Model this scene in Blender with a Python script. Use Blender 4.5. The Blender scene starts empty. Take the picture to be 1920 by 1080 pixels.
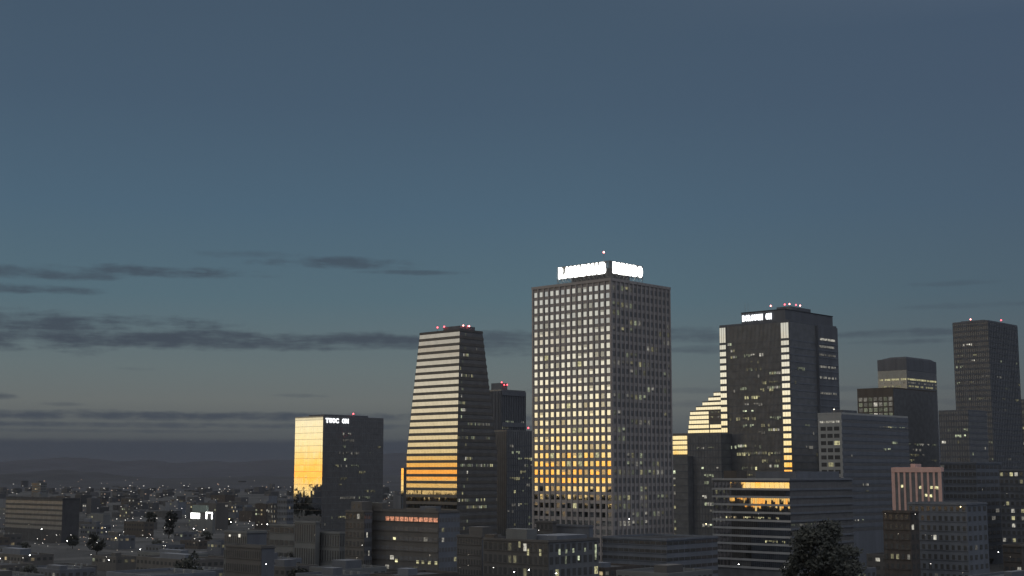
import bpy, bmesh, math, random
from mathutils import Vector, Matrix
R = random.Random(7)
C = bpy.context.scene
COL = C.collection
# ------------------------------------------------------------------ camera, sky, exposure
F = 2600.0; HOR = 885.0; CAMZ = 50.0
PITCH = math.atan((HOR - 540) / F)
cp, sp = math.cos(PITCH), math.sin(PITCH)
cd = bpy.data.cameras.new("camera"); cam = bpy.data.objects.new("camera", cd); COL.objects.link(cam)
cd.sensor_width = 36; cd.lens = F / 1920 * 36; cd.clip_start = 1; cd.clip_end = 90000
cam.location = (0, 0, CAMZ); cam.rotation_euler = (math.pi / 2 + PITCH, 0, 0)
C.camera = cam
C.view_settings.view_transform = 'Standard'; C.view_settings.look = 'None'
C.view_settings.exposure = 0.0; C.view_settings.gamma = 1.0
C.cycles.max_bounces = 6; C.cycles.diffuse_bounces = 2; C.cycles.glossy_bounces = 4; C.cycles.volume_bounces = 0
C.cycles.use_denoising = True
C.cycles.sample_clamp_indirect = 3

def srgb(r, g, b, k=1.0):
    f = lambda c: (c / 12.92 if c <= .04045 else ((c + .055) / 1.055) ** 2.4)
    return (f(r / 255) * k, f(g / 255) * k, f(b / 255) * k, 1)

w = bpy.data.worlds.new("World"); C.world = w; w.use_nodes = True
nt = w.node_tree; nt.nodes.clear(); N = nt.nodes; LK = nt.links
def _in(sock, v):
    if isinstance(v, (int, float)): sock.default_value = v
    else: LK.new(v, sock)
def M(op, a, b=0.0, c=0.0):
    n = N.new('ShaderNodeMath'); n.operation = op
    _in(n.inputs[0], a); _in(n.inputs[1], b); _in(n.inputs[2], c)
    return n.outputs[0]
def ramp(fac, stops, k=1.0):
    n = N.new('ShaderNodeValToRGB'); e = n.color_ramp.elements
    e[0].position = stops[0][0]; e[0].color = stops[0][1]
    e[1].position = stops[-1][0]; e[1].color = stops[-1][1]
    for p, c in stops[1:-1]:
        x = e.new(p); x.color = c
    LK.new(fac, n.inputs[0])
    m = N.new('ShaderNodeMix'); m.data_type = 'RGBA'; m.blend_type = 'MULTIPLY'; m.inputs[0].default_value = 1
    LK.new(n.outputs[0], m.inputs[6]); m.inputs[7].default_value = (k, k, k, 1)
    return m.outputs[2]
def mixc(fac, a, b):
    m = N.new('ShaderNodeMix'); m.data_type = 'RGBA'
    _in(m.inputs[0], fac)
    for s, v in ((m.inputs[6], a), (m.inputs[7], b)):
        if isinstance(v, tuple): s.default_value = v
        else: LK.new(v, s)
    return m.outputs[2]
tc = N.new('ShaderNodeTexCoord'); sx = N.new('ShaderNodeSeparateXYZ'); LK.new(tc.outputs['Generated'], sx.inputs[0])
X, Y, Z = sx.outputs
hyp = M('SQRT', M('ADD', M('MULTIPLY', X, X), M('MULTIPLY', Y, Y)))
V = M('MULTIPLY', M('ARCTAN2', Z, hyp), F)                    # elevation, 2600 units per radian
U = M('MULTIPLY', M('ARCTAN2', X, Y), F)                      # azimuth from north, same units
xh = M('DIVIDE', X, M('MAXIMUM', hyp, .001))
tt = M('MAXIMUM', M('DIVIDE', V, 4100.0), 0.0)
p = lambda v: v / 4100.0
front = ramp(tt, [(0, srgb(60, 66, 76)), (p(60), srgb(82, 87, 91)), (p(125), srgb(106, 111, 110)), (p(190), srgb(102, 114, 116)),
                  (p(320), srgb(86, 109, 120)), (p(480), srgb(77, 101, 119)), (p(680), srgb(71, 91, 110)), (p(900), srgb(68, 86, 104)), (p(1250), (.36, .365, .38, 1)), (p(1700), (.66, .64, .62, 1)), (1, (.72, .70, .66, 1))])
west = ramp(tt, [(0, (.72, .29, .045, 1)), (p(18), (.56, .33, .08, 1)), (p(42), (.46, .35, .16, 1)), (p(90), (.40, .335, .205, 1)), (p(170), (.33, .305, .24, 1)),
                 (p(250), (.225, .215, .185, 1)), (p(345), (.175, .175, .165, 1)), (p(600), (.085, .087, .087, 1)), (p(1400), (.10, .10, .10, 1)), (1, (.17, .167, .163, 1))], 4.0)
east = ramp(tt, [(0, srgb(46, 50, 58)), (p(120), srgb(58, 64, 74)), (p(350), srgb(66, 76, 92)), (p(800), srgb(68, 82, 104)), (p(1250), (.30, .335, .40, 1)), (p(1700), (.56, .60, .67, 1)), (1, (.68, .69, .71, 1))])  # high stops of all three ramps brightened out of view as added fill
# weights over azimuth
ww = M('POWER', M('MINIMUM', M('MAXIMUM', M('DIVIDE', M('SUBTRACT', -.34, xh), .50), 0), 1), 1.5)
we = M('POWER', M('MINIMUM', M('MAXIMUM', M('DIVIDE', M('ADD', xh, -.05), .8), 0), 1), 1.0)
south = M('MINIMUM', M('MAXIMUM', M('MULTIPLY', Y, -1.5), 0), 1)
base = mixc(we, front, east)
base = mixc(M('MULTIPLY', south, .6), base, east)
# clouds: soft streaks at their own azimuth and elevation
cv = N.new('ShaderNodeCombineXYZ'); LK.new(M('DIVIDE', U, 150.0), cv.inputs[0]); LK.new(M('DIVIDE', V, 20.0), cv.inputs[1])
nz = N.new('ShaderNodeTexNoise'); nz.inputs['Scale'].default_value = 1.0; nz.inputs['Detail'].default_value = 8; nz.inputs['Roughness'].default_value = .66
LK.new(cv.outputs[0], nz.inputs['Vector'])
cv2 = N.new('ShaderNodeCombineXYZ'); LK.new(M('DIVIDE', U, 60.0), cv2.inputs[0]); LK.new(M('DIVIDE', V, 60.0), cv2.inputs[1]); cv2.inputs[2].default_value = 4
nz2 = N.new('ShaderNodeTexNoise'); nz2.inputs['Scale'].default_value = 1.0; nz2.inputs['Detail'].default_value = 4
LK.new(cv2.outputs[0], nz2.inputs['Vector'])
cv3 = N.new('ShaderNodeCombineXYZ'); LK.new(M('DIVIDE', U, 34.0), cv3.inputs[0]); LK.new(M('DIVIDE', V, 11.0), cv3.inputs[1]); cv3.inputs[2].default_value = 9
nz3 = N.new('ShaderNodeTexNoise'); nz3.inputs['Scale'].default_value = 1.0; nz3.inputs['Detail'].default_value = 5; nz3.inputs['Roughness'].default_value = .6
LK.new(cv3.outputs[0], nz3.inputs['Vector'])
ns = M('ADD', M('MULTIPLY', M('SUBTRACT', nz3.outputs[0], .5), 1.5), M('ADD', M('MULTIPLY', M('SUBTRACT', nz.outputs[0], .5), 3.4), M('MULTIPLY', M('SUBTRACT', nz2.outputs[0], .5), 1.8)))
def cloud(px, py, wx, hy, gain=1.0, soft=1.7, nk=1.0):
    uc, vc = px - 960, HOR - py
    a = M('DIVIDE', M('SUBTRACT', U, uc), wx); b = M('DIVIDE', M('SUBTRACT', V, vc), hy)
    r = M('SUBTRACT', 1.0, M('ADD', M('MULTIPLY', a, a), M('MULTIPLY', b, b)))
    r = M('ADD', r, M('ADD', M('MULTIPLY', ns, nk), .25))
    n = N.new('ShaderNodeMapRange'); n.interpolation_type = 'SMOOTHSTEP'; LK.new(r, n.inputs[0])
    n.inputs[1].default_value = 0; n.inputs[2].default_value = soft; n.inputs[3].default_value = 0; n.inputs[4].default_value = gain
    return n.outputs[0]
cl = None
for a in [(60, 622, 360, 24, .95), (-150, 650, 500, 26, .95), (330, 645, 480, 20, 1.0, 1.5, .8), (650, 641, 300, 15, .95, 1.5, .8), (820, 648, 330, 11, .8, 1.5, .7), (930, 635, 170, 14, .75),
          (300, 522, 210, 11, .8), (60, 533, 190, 13, .75), (180, 532, 70, 12, .7), (80, 562, 150, 10, .8), (-100, 565, 200, 9, .8), (620, 498, 170, 13, .75), (760, 514, 110, 5, .6), (480, 487, 130, 8, .35),
          (950, 655, 110, 16, .55), (1310, 632, 150, 16, .65), (1320, 660, 110, 9, .6), (1660, 636, 190, 9, .6), (1700, 652, 140, 6, .55), (1770, 550, 90, 6, .3), (1790, 590, 130, 6, .25),
          (20, 752, 60, 7, .8), (150, 765, 40, 4, .4), (270, 700, 40, 4, .35), (560, 745, 60, 4, .35), (250, 784, 950, 10, .95), (420, 801, 800, 6, .8), (100, 812, 500, 4, .5), (1400, 735, 500, 6, .3), (1500, 760, 500, 8, .35),
          (-2600, 560, 500, 14, .5), (-3200, 640, 800, 12, .45)]:
    m = cloud(*a); cl = m if cl is None else M('MAXIMUM', cl, m)
# the low cloud bank that lies on the hills
edge = M('ADD', M('SUBTRACT', 60.0, V), M('MULTIPLY', ns, 3.0))
bk = N.new('ShaderNodeMapRange'); bk.interpolation_type = 'SMOOTHSTEP'; LK.new(edge, bk.inputs[0]); bk.inputs[1].default_value = -3; bk.inputs[2].default_value = 9; bk.inputs[4].default_value = .85
base = mixc(bk.outputs[0], base, srgb(60, 66, 77))
base = mixc(ww, base, west)
cloudcol = mixc(M('MULTIPLY', ww, .8), srgb(63, 71, 83), (1.0, .8, .55, 1))
sky = mixc(M('MULTIPLY', cl, .88), base, cloudcol)
bg = N.new('ShaderNodeBackground'); LK.new(sky, bg.inputs[0]); bg.inputs[1].default_value = 1.0
wo = N.new('ShaderNodeOutputWorld'); LK.new(bg.outputs[0], wo.inputs[0])
w.cycles.sampling_method = 'MANUAL'; w.cycles.sample_map_resolution = 1024

# ------------------------------------------------------------------ materials
MATS = {}
def mat(name, col, rough=.8, metal=0.0, spec=.4, var=.15, vscale=.25, emit=None, estr=0, bump=0, bscale=.4, streak=False):
    if name in MATS: return MATS[name]
    m = bpy.data.materials.new(name); m.use_nodes = True; MATS[name] = m
    n = m.node_tree.nodes; l = m.node_tree.links; b = n['Principled BSDF']
    b.inputs['Roughness'].default_value = rough; b.inputs['Metallic'].default_value = metal
    b.inputs['Specular IOR Level'].default_value = spec
    t = n.new('ShaderNodeTexCoord'); z = n.new('ShaderNodeTexNoise'); z.inputs['Scale'].default_value = vscale; z.inputs['Detail'].default_value = 5
    mp = n.new('ShaderNodeMapping'); l.new(t.outputs['Object'], mp.inputs[0]); l.new(mp.outputs[0], z.inputs['Vector'])
    if streak: mp.inputs['Scale'].default_value = (1, 1, .12)
    r = n.new('ShaderNodeValToRGB'); e = r.color_ramp.elements
    e[0].position = .3; e[1].position = .7
    e[0].color = tuple(c * (1 - var) for c in col[:3]) + (1,); e[1].color = tuple(min(1, c * (1 + var)) for c in col[:3]) + (1,)
    l.new(z.outputs[0], r.inputs[0]); l.new(r.outputs[0], b.inputs['Base Color'])
    if emit:
        b.inputs['Emission Color'].default_value = tuple(emit[:3]) + (1,)
        if estr < 8:      # things seen inside a lit room: patchy
            z2 = n.new('ShaderNodeTexNoise'); z2.inputs['Scale'].default_value = 1.1; z2.inputs['Detail'].default_value = 2
            g = n.new('ShaderNodeNewGeometry'); l.new(g.outputs['Position'], z2.inputs['Vector'])
            mr = n.new('ShaderNodeMapRange'); l.new(z2.outputs[0], mr.inputs[0])
            mr.inputs[1].default_value = .3; mr.inputs[2].default_value = .7; mr.inputs[3].default_value = estr * .25; mr.inputs[4].default_value = estr * 1.5
            l.new(mr.outputs[0], b.inputs['Emission Strength'])
        else: b.inputs['Emission Strength'].default_value = estr
    if bump:
        z3 = n.new('ShaderNodeTexNoise'); z3.inputs['Scale'].default_value = bscale; z3.inputs['Detail'].default_value = 1
        l.new(t.outputs['Object'], z3.inputs['Vector'])
        bp = n.new('ShaderNodeBump'); bp.inputs['Strength'].default_value = 1; bp.inputs['Distance'].default_value = bump
        l.new(z3.outputs[0], bp.inputs['Height']); l.new(bp.outputs[0], b.inputs['Normal'])
    return m
mirror_gold = mat('mirror glass', (.72, .72, .70), .02, 1, var=.03, bump=.004, bscale=.25)
mirror_dim = mat('reflective glass', (.50, .51, .52), .03, 1, var=.05, bump=.004, bscale=.25)
mirror_low = mat('smoky reflective glass', (.17, .17, .175), .12, 0, 1.0, var=.12, bump=.004)
band_mirror = mat('silvered ribbon glass', (.50, .48, .46), .03, 1, var=.06, bump=.004, bscale=.25)
dark_glass = mat('dark glass', (.09, .09, .09), .12, 0, .8, var=.2, bump=.004)
dull_glass = mat('dull tinted glass', (.175, .178, .185), .3, 0, .5, var=.2)
bronze = mat('bronze panel', (.14, .13, .12), .5, var=.15)
black_panel = mat('black panel', (.16, .165, .175), .6, var=.2)
conc = mat('warm grey concrete', (.12, .115, .112), .85, var=.10, vscale=.15, streak=True)
conc2 = mat('pale concrete', (.175, .18, .18), .85, var=.10, vscale=.2, streak=True)
cream = mat('cream render', (.14, .132, .124), .85, var=.12, vscale=.2, streak=True)
tan = mat('tan stone', (.115, .10, .088), .85, var=.12, streak=True)
pink = mat('pink stone', (.74, .48, .42), .8, var=.08, vscale=.3)
slate = mat('blue grey cladding', (.165, .178, .205), .8, var=.12, streak=True)
dgrey = mat('dark grey cladding', (.135, .143, .162), .8, var=.15, streak=True)
brick = mat('brown brick', (.095, .082, .075), .9, var=.2, vscale=.5)
roofm = mat('roof felt', (.045, .048, .055), .9, var=.4, vscale=.08)
roofl = mat('pale roof membrane', (.075, .08, .09), .9, var=.15, vscale=.08)
metal = mat('grey painted steel', (.30, .30, .29), .5, .3, var=.1)
pole_m = mat('lamp post steel', (.16, .17, .17), .5, .4)
leaf = mat('leaves', (.052, .055, .047), .8, var=.2, vscale=.6)
bark = mat('bark', (.07, .055, .045), .9, var=.3)
WARM = (1, .78, .42); YEL = (1, .93, .50); NEU = (1, .95, .80); GRN = (.86, .95, .62); COOL = (.88, .96, 1)
LIT = {}
for nm, c in (('warm', WARM), ('yellow', YEL), ('neutral', NEU), ('greenish', GRN), ('cool', COOL)):
    for i, s in enumerate((.06, .13, .26, .5, 1.0)):
        LIT[nm, i] = mat('%s lit room %d' % (nm, i), (.1, .1, .1), .4, emit=c, estr=s)
lampw = mat('white lamp', (.8, .8, .8), emit=(1, .95, .86), estr=8)
lampb = mat('bright white lamp', (.8, .8, .8), emit=(1, .97, .92), estr=22)
lampy = mat('amber lamp', (.8, .8, .8), emit=(1, .78, .35), estr=16)
lampd = mat('dim lamp', (.8, .8, .8), emit=(1, .88, .68), estr=3.5)
letterm = mat('lit white letter', (.8, .8, .8), emit=(1, 1, .96), estr=8)
lettern = mat('soft white letter', (.8, .8, .8), emit=(.95, .98, 1), estr=0); lettern.node_tree.nodes['Principled BSDF'].inputs['Emission Strength'].default_value = 1.8
for l_ in [l_ for l_ in lettern.node_tree.links if l_.to_socket.name == 'Emission Strength']: lettern.node_tree.links.remove(l_)
lettern.node_tree.nodes['Principled BSDF'].inputs['Emission Strength'].default_value = 1.8
redm = mat('red beacon lamp', (.8, .2, .2), emit=(1, .07, .09), estr=8.5)
redw = mat('pale red beacon lamp', (.8, .6, .6), emit=(1, .30, .27), estr=9)

# ------------------------------------------------------------------ mesh helpers
class MB:
    def __init__(s): s.v = []; s.f = []
    def quad(s, a, b, c, d):
        i = len(s.v); s.v += [tuple(a), tuple(b), tuple(c), tuple(d)]; s.f.append((i, i + 1, i + 2, i + 3)); return s
    def hexa(s, P):     # 8 points, bottom ring then top ring, both counter-clockwise from above
        i = len(s.v); s.v += [tuple(p) for p in P]
        for f in ((3, 2, 1, 0), (4, 5, 6, 7), (0, 1, 5, 4), (1, 2, 6, 5), (2, 3, 7, 6), (3, 0, 4, 7)): s.f.append(tuple(i + k for k in f))
        return s
    def box(s, x0, x1, y0, y1, z0, z1):
        return s.hexa([(x0, y0, z0), (x1, y0, z0), (x1, y1, z0), (x0, y1, z0), (x0, y0, z1), (x1, y0, z1), (x1, y1, z1), (x0, y1, z1)])
    def cyl(s, a, b, r0, r1, n=8):
        a, b = Vector(a), Vector(b); d = (b - a).normalized()
        u = d.orthogonal().normalized(); v = d.cross(u); i = len(s.v)
        for k in range(n):
            t = 2 * math.pi * k / n; o = u * math.cos(t) + v * math.sin(t)
            s.v += [tuple(a + o * r0), tuple(b + o * r1)]
        for k in range(n):
            j = (k + 1) % n; s.f.append((i + 2 * k, i + 2 * j, i + 2 * j + 1, i + 2 * k + 1))
        s.f.append(tuple(i + 2 * k for k in reversed(range(n)))); s.f.append(tuple(i + 2 * k + 1 for k in range(n)))
        return s
    def build(s, name, m, parent=None):
        me = bpy.data.meshes.new(name); me.from_pydata(s.v, [], s.f); me.update(); me.materials.append(m)
        o = bpy.data.objects.new(name, me); COL.objects.link(o)
        if parent is not None: o.parent = parent
        return o
def tag(o, label=None, cat=None, group=None, kind=None):
    if label: o['label'] = label
    if cat: o['category'] = cat
    if group: o['group'] = group
    if kind: o['kind'] = kind
    return o
def empty(name, loc, rz=0):
    o = bpy.data.objects.new(name, None); COL.objects.link(o); o.location = loc; o.rotation_euler = (0, 0, rz); o.empty_display_size = 1
    return o
def copy_tree(o, parent=None):
    c = o.copy(); COL.objects.link(c)
    if parent is not None: c.parent = parent
    for ch in o.children: copy_tree(ch, c)
    return c
def dzof(y, D):
    k = (540 - y) / F; return D * (k * cp + sp) / (cp - k * sp)
def at(x, y, D):     # point seen at pixel x, y at forward distance D
    dz = dzof(y, D); return Vector(((x - 960) / F * (D * cp + dz * sp), D, CAMZ + dz))
PHI = math.radians(47.0)
FOOT = []; VIS = []   # taken ground circles, pixel boxes kept clear

class Bld:
    lean = 0.0
    """local frame: near corner at the origin, x along the right face, y along the left face"""
    def __init__(s, name, label, cat, near, xl, xr, D, phi=None, group=None, vis=None):
        s.phi = PHI if phi is None else math.radians(phi)
        P = at(near[0], near[1], D); s.H = P.z
        b = (math.cos(s.phi), math.sin(s.phi)); a = (-b[1], b[0]); dz = P.z - CAMZ
        def solve(px, d):
            q = (px - 960) / F
            return (q * (D * cp + dz * sp) - P.x) / (d[0] - q * d[1] * cp)
        s.L = solve(xl, a); s.W = solve(xr, b)
        s.o = empty(name, (P.x, D, 0), s.phi); tag(s.o, label, cat, group)
        s.win = []; s.D = D
        cx = P.x + a[0] * s.L / 2 + b[0] * s.W / 2; cy = D + a[1] * s.L / 2 + b[1] * s.W / 2
        FOOT.append((cx, cy, math.hypot(s.L, s.W) / 2 + 2))
        if vis: VIS.append((xl, xr, near[1] - 3, vis, D))
    def z(s, y): return CAMZ + dzof(y, s.D)
    def sL(s, px, y, xoff=0):    # distance along the left face of pixel column px at row y
        z = s.z(y) - CAMZ; P0 = s.o.location; a = (-math.sin(s.phi), math.cos(s.phi)); q = (px - 960) / F
        return (q * (P0.y * cp + z * sp) - P0.x) / (a[0] - q * a[1] * cp)
    def sR(s, px, y):
        z = s.z(y) - CAMZ; P0 = s.o.location; b = (math.cos(s.phi), math.sin(s.phi)); q = (px - 960) / F
        return (q * (P0.y * cp + z * sp) - P0.x) / (b[0] - q * b[1] * cp)
    def P(s, face, t, z, out):
        if face == 'L': return (-out, t, z)
        if face == 'R': return (t, -out, z)
        if face == 'BL': return (s.W + out, t, z)
        return (t, s.L + out, z)
    def ln(s, face): return s.L if face in ('L', 'BL') else s.W
    def fbox(s, mb, face, t0, t1, z0, z1, o0, o1):
        a, b = s.P(face, t0, z0, o0), s.P(face, t1, z1, o1)
        lo = [min(a[i], b[i]) for i in range(3)]; hi = [max(a[i], b[i]) for i in range(3)]
        mb.box(lo[0], hi[0], lo[1], hi[1], lo[2], hi[2])
    def pane(s, mb, face, t0, t1, z0, z1, out, tilt=0.0):
        out += 0; lean = s.lean
        g1, g2 = R.gauss(0, tilt) * (z1 - z0), R.gauss(0, tilt) * (t1 - t0)
        q = [s.P(face, t0, z0, out + lean * (z1 - z0)), s.P(face, t1, z0, out + g2 + lean * (z1 - z0)), s.P(face, t1, z1, out + g1 + g2), s.P(face, t0, z1, out + g1)]
        if face in ('L', 'BR'): q.reverse()
        mb.quad(*q)
    def window(s, face, t0, t1, z0, z1, m, out=.08, tilt=0.0, pr=0):
        mb = MB(); s.pane(mb, face, t0, t1, z0, z1, out, tilt)
        s.win.append((pr + R.random() * .1, mb, m))
    def done(s, name='window'):
        s.win.sort(key=lambda a: -a[0])
        for _, mb, m in s.win[:96]: mb.build(name, m, s.o)
        rest = {}
        for _, mb, m in s.win[96:]:
            k = m.name
            if k not in rest: rest[k] = (MB(), m)
            r = rest[k][0]; i = len(r.v); r.v += mb.v; r.f += [tuple(i + j for j in f) for f in mb.f]
        if rest:
            allmb = MB(); ms = []; idx = []
            for k, (mb, m) in rest.items():
                i = len(allmb.v); allmb.v += mb.v; allmb.f += [tuple(i + j for j in f) for f in mb.f]; idx += [len(ms)] * len(mb.f); ms.append(m)
            o = allmb.build(name + '_field', ms[0], s.o); o['kind'] = 'stuff'
            for m in ms[1:]: o.data.materials.append(m)
            o.data.polygons.foreach_set('material_index', idx)
    def body(s, m, z1=None, roof=roofm, parapet=.9, z0=0, pm=None):
        H = z1 or s.H
        MB().box(0, s.W, 0, s.L, z0, H - parapet).build('walls', m, s.o)
        t = .4; mb = MB(); W, L = s.W, s.L
        mb.box(-.05, W + .05, -.05, t, H - parapet, H); mb.box(-.05, W + .05, L - t, L + .05, H - parapet, H)
        mb.box(-.05, t, t, L - t, H - parapet, H); mb.box(W - t, W + .05, t, L - t, H - parapet, H)
        mb.build('parapet', pm or m, s.o)
        MB().box(t, W - t, t, L - t, H - parapet, H - parapet + .1).build('roof', roof, s.o)
    def roofbox(s, x0, x1, y0, y1, h, m, name='plant_room', z=None):
        zz = (z or s.H) - .8
        o = MB().box(x0, x1, y0, y1, zz, zz + h + .8).build(name, m, s.o)
        return o
    def beacon(s, x, y, z, m=redm, r=.45, h=2.5, base=None):
        b = base if base is not None else s.H - .8
        o = MB().cyl((x, y, b), (x, y, z), .12, .07, 6).build('beacon_mast', metal, s.o)
        MB().cyl((x, y, z), (x, y, z + 1.6 * r), r, r * .6, 8).build('beacon_lamp', m, o)
    def bands(s, face, zs, h, m, t0=0, t1=None, out=.06, pane_w=1.5, tilt=.002, name='window_band', gap=.1):
        """ribbon glazing: one object per floor, individual panes inside"""
        t1 = t1 or s.ln(face); n = max(1, int((t1 - t0) / pane_w)); pw = (t1 - t0) / n
        for z in zs:
            mb = MB()
            for k in range(n): s.pane(mb, face, t0 + k * pw + gap / 2, t0 + (k + 1) * pw - gap / 2, z, z + h, out, tilt)
            mb.build(name, m, s.o)
    def lines(s, face, zs, h, m, out=.12, t0=0, t1=None, name='spandrels', inn=0):
        mb = MB(); t1 = t1 or s.ln(face)
        for z in zs: s.fbox(mb, face, t0, t1, z, z + h, inn, out)
        return mb.build(name, m, s.o)
    def vlines(s, face, n, wd, m, out=.2, z0=0, z1=None, name='mullions', t0=0, t1=None):
        mb = MB(); t1 = t1 or s.ln(face)
        for k in range(n + 1):
            c = t0 + (t1 - t0) * k / n; s.fbox(mb, face, max(t0, c - wd / 2), min(t1, c + wd / 2), z0, z1 or s.H - 1, 0, out)
        return mb.build(name, m, s.o)
    def lit(s, face, n, z0, z1, fh=4.0, cw=1.6, wh=1.7, tints=('neutral', 'yellow', 'greenish'), t0=.5, t1=None, out=.25, run=5, lv=(0, 0, 0, 1, 1, 2, 2, 3), zoff=1.1):
        """clusters of lit windows on a few floors"""
        t1 = t1 or s.ln(face) - .5; used = set(); c = 0; tries = 0
        while c < n and tries < 500:
            tries += 1
            fl = R.randint(0, max(0, int((z1 - z0) / fh) - 1)); k = R.randint(0, max(0, int((t1 - t0) / cw) - 1)); tn = R.choice(tints); L0 = R.choice(lv)
            for j in range(R.randint(1, run)):
                if c >= n: break
                t = t0 + (k + j) * cw; key = (fl, k + j)
                if t + cw > t1 or key in used: break
                used.add(key)
                if R.random() < .2: continue
                l = max(0, min(4, L0 + R.choice((-1, 0, 0, 1)))); z = z0 + fl * fh + zoff
                hh = wh * R.choice((1, 1, .6, .45)); s.window(face, t + .12, t + cw - .12 - R.random() * .3, z + wh - hh, z + wh, LIT[tn, l], out, 0, 1 + l); c += 1

def letters(b, face, text, t0, t1, z0, z1, out, m=lettern, back=None, fat=.05, name='sign', depth=.25, slope=0.0):
    """raised glowing letters spread between t0 (near corner side) and t1"""
    sg = MB()
    if back: b.fbox(sg, face, min(t0, t1), max(t0, t1), z0 - .2, z1 + .2, out - .15, out)
    else:
        b.fbox(sg, face, min(t0, t1), max(t0, t1), z0 - .15, z0 - .03, out - .1, out)
    so = sg.build(name, back or black_panel, b.o)
    n = len(text); cell = abs(t1 - t0) / n; zh = z1 - z0
    for i, ch in enumerate(text):
        if ch == ' ': continue
        cu = bpy.data.curves.new('letter', 'FONT'); cu.body = ch; cu.align_x = 'LEFT'; cu.size = 1; cu.offset = fat; cu.extrude = .05; cu.resolution_u = 3
        tmp = bpy.data.objects.new('letter', cu); COL.objects.link(tmp)
        me = bpy.data.meshes.new_from_object(tmp.evaluated_get(bpy.context.evaluated_depsgraph_get()))
        bpy.data.objects.remove(tmp)
        xs = [v.co.x for v in me.vertices]; ys = [v.co.y for v in me.vertices]
        x0, x1_, y0, y1_ = min(xs), max(xs), min(ys), max(ys)
        for v in me.vertices:
            fx = (v.co.x - x0) / (x1_ - x0) * .96 + .02; fz = (v.co.y - y0) / (y1_ - y0)
            # text reads left to right on screen: on the left face that runs from far to near
            t = (t0 + (i + fx) * cell) if t1 > t0 else (t0 - (i + fx) * cell)
            v.co = b.P(face, t, z0 + fz * zh, out + .05 + (v.co.z + .05) / .1 * depth)
        me.materials.clear(); me.materials.append(m)
        o = bpy.data.objects.new('letter', me); COL.objects.link(o); o.parent = so
    return so

# ------------------------------------------------------------------ ground, hills, water
def ground_mat():
    m = mat('city ground', (.042, .043, .046), .9, var=.6, vscale=.012); return m
gnd = MB(); SH = -1750
gnd.quad((SH, -3000, 0), (14000, -3000, 0), (14000, 2600, 0), (SH, 2600, 0)); gnd.quad((-10000, 2600, 0), (14000, 2600, 0), (14000, 19000, 0), (-10000, 19000, 0)); tag(gnd.build('ground', ground_mat()), kind='structure')
wat = MB().quad((-10000, -12000, -.5), (SH, -12000, -.5), (SH, 2600, -.5), (-10000, 2600, -.5))
watm = mat('bay water', (.02, .03, .035), .03, 0, .6)
tag(wat.build('water', watm), kind='structure')
def hills(name, D, prof, depth, m, x0, x1, jit, seed):
    rr = random.Random(seed); mb = MB(); n = 240; K = 5; ph = [rr.random() * 6.28 for _ in range(8)]; rows = []
    for i in range(n + 1):
        px = x0 + (x1 - x0) * i / n
        for (a, ya), (b_, yb) in zip(prof, prof[1:]):
            if a <= px <= b_: y = ya + (yb - ya) * (1 - math.cos(math.pi * (px - a) / (b_ - a))) / 2; break
        else: y = prof[-1][1] if px > prof[-1][0] else prof[0][1]
        y += jit * sum(math.sin(px * f_ + ph[k]) / (k + 1) for k, f_ in enumerate((.021, .043, .09, .17, .31, .6)))
        p_ = at(px, y, D); rows.append([(p_.x * (1 + (k - K) * -.0), D - depth * (1 - k / K), max(-1, p_.z * (k / K) ** .8 * (1 + .06 * math.sin(px * .07 + k * 2)) if k < K else p_.z)) for k in range(K + 1)])
        rows[-1].append((p_.x * 1.2, D + depth * 1.5, -1))
    i0 = len(mb.v)
    for r in rows: mb.v += r
    w_ = K + 2
    for i in range(n):
        for k in range(w_ - 1):
            a = i0 + i * w_ + k; mb.f.append((a, a + w_, a + w_ + 1, a + 1))
    o = mb.build(name, m); tag(o, kind='structure')
    for p_ in o.data.polygons: p_.use_smooth = True
hillm = mat('hill scrub', (.030, .036, .056), .95, var=.25, vscale=.004)
hills('far_hills', 15000, [(-600, 868), (0, 870), (60, 862), (130, 858), (190, 862), (235, 867), (275, 861), (330, 868), (400, 864), (440, 868), (520, 862), (640, 858), (760, 850), (900, 845), (1100, 852), (1300, 860), (1600, 858), (2500, 865)], 4500, hillm, -600, 2500, .8, 3)
hills('near_hill', 5200, [(-300, 893), (0, 890), (60, 886), (120, 881), (170, 885), (230, 893), (330, 897), (480, 893), (600, 892), (900, 890), (1400, 893), (2200, 892)], 1500, mat('near hill scrub', (.030, .033, .044), .95, var=.3, vscale=.006), -300, 2200, .7, 9)
# streets on the same grid as the towers
roadm = mat('asphalt', (.06, .06, .062), .85, var=.2, vscale=.1)
ca, sa = math.cos(PHI), math.sin(PHI)
for k, off in enumerate((-620, -400, -180, 60, 250, 470)):
    c = Vector((off * 1.0, 900, .05)); mb = MB()
    for d_, wd in (((ca, sa), 9),):
        n_ = (-d_[1], d_[0]); L_ = 900
        mb.quad(*[(c.x + d_[0] * u * L_ + n_[0] * v * wd, c.y + d_[1] * u * L_ + n_[1] * v * wd, .05) for u, v in ((-1, -1), (1, -1), (1, 1), (-1, 1))])
    tag(mb.build('road', roadm), kind='structure')
for k, off in enumerate((-420, -150, 130, 430)):
    c = Vector((off * 1.0, 1050, .09)); d_ = (-sa, ca); n_ = (-d_[1], d_[0]); mb = MB()
    mb.quad(*[(c.x + d_[0] * u * 900 + n_[0] * v * 8, c.y + d_[1] * u * 900 + n_[1] * v * 8, .09) for u, v in ((-1, -1), (1, -1), (1, 1), (-1, 1))])
    tag(mb.build('road', roadm), kind='structure')

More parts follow.
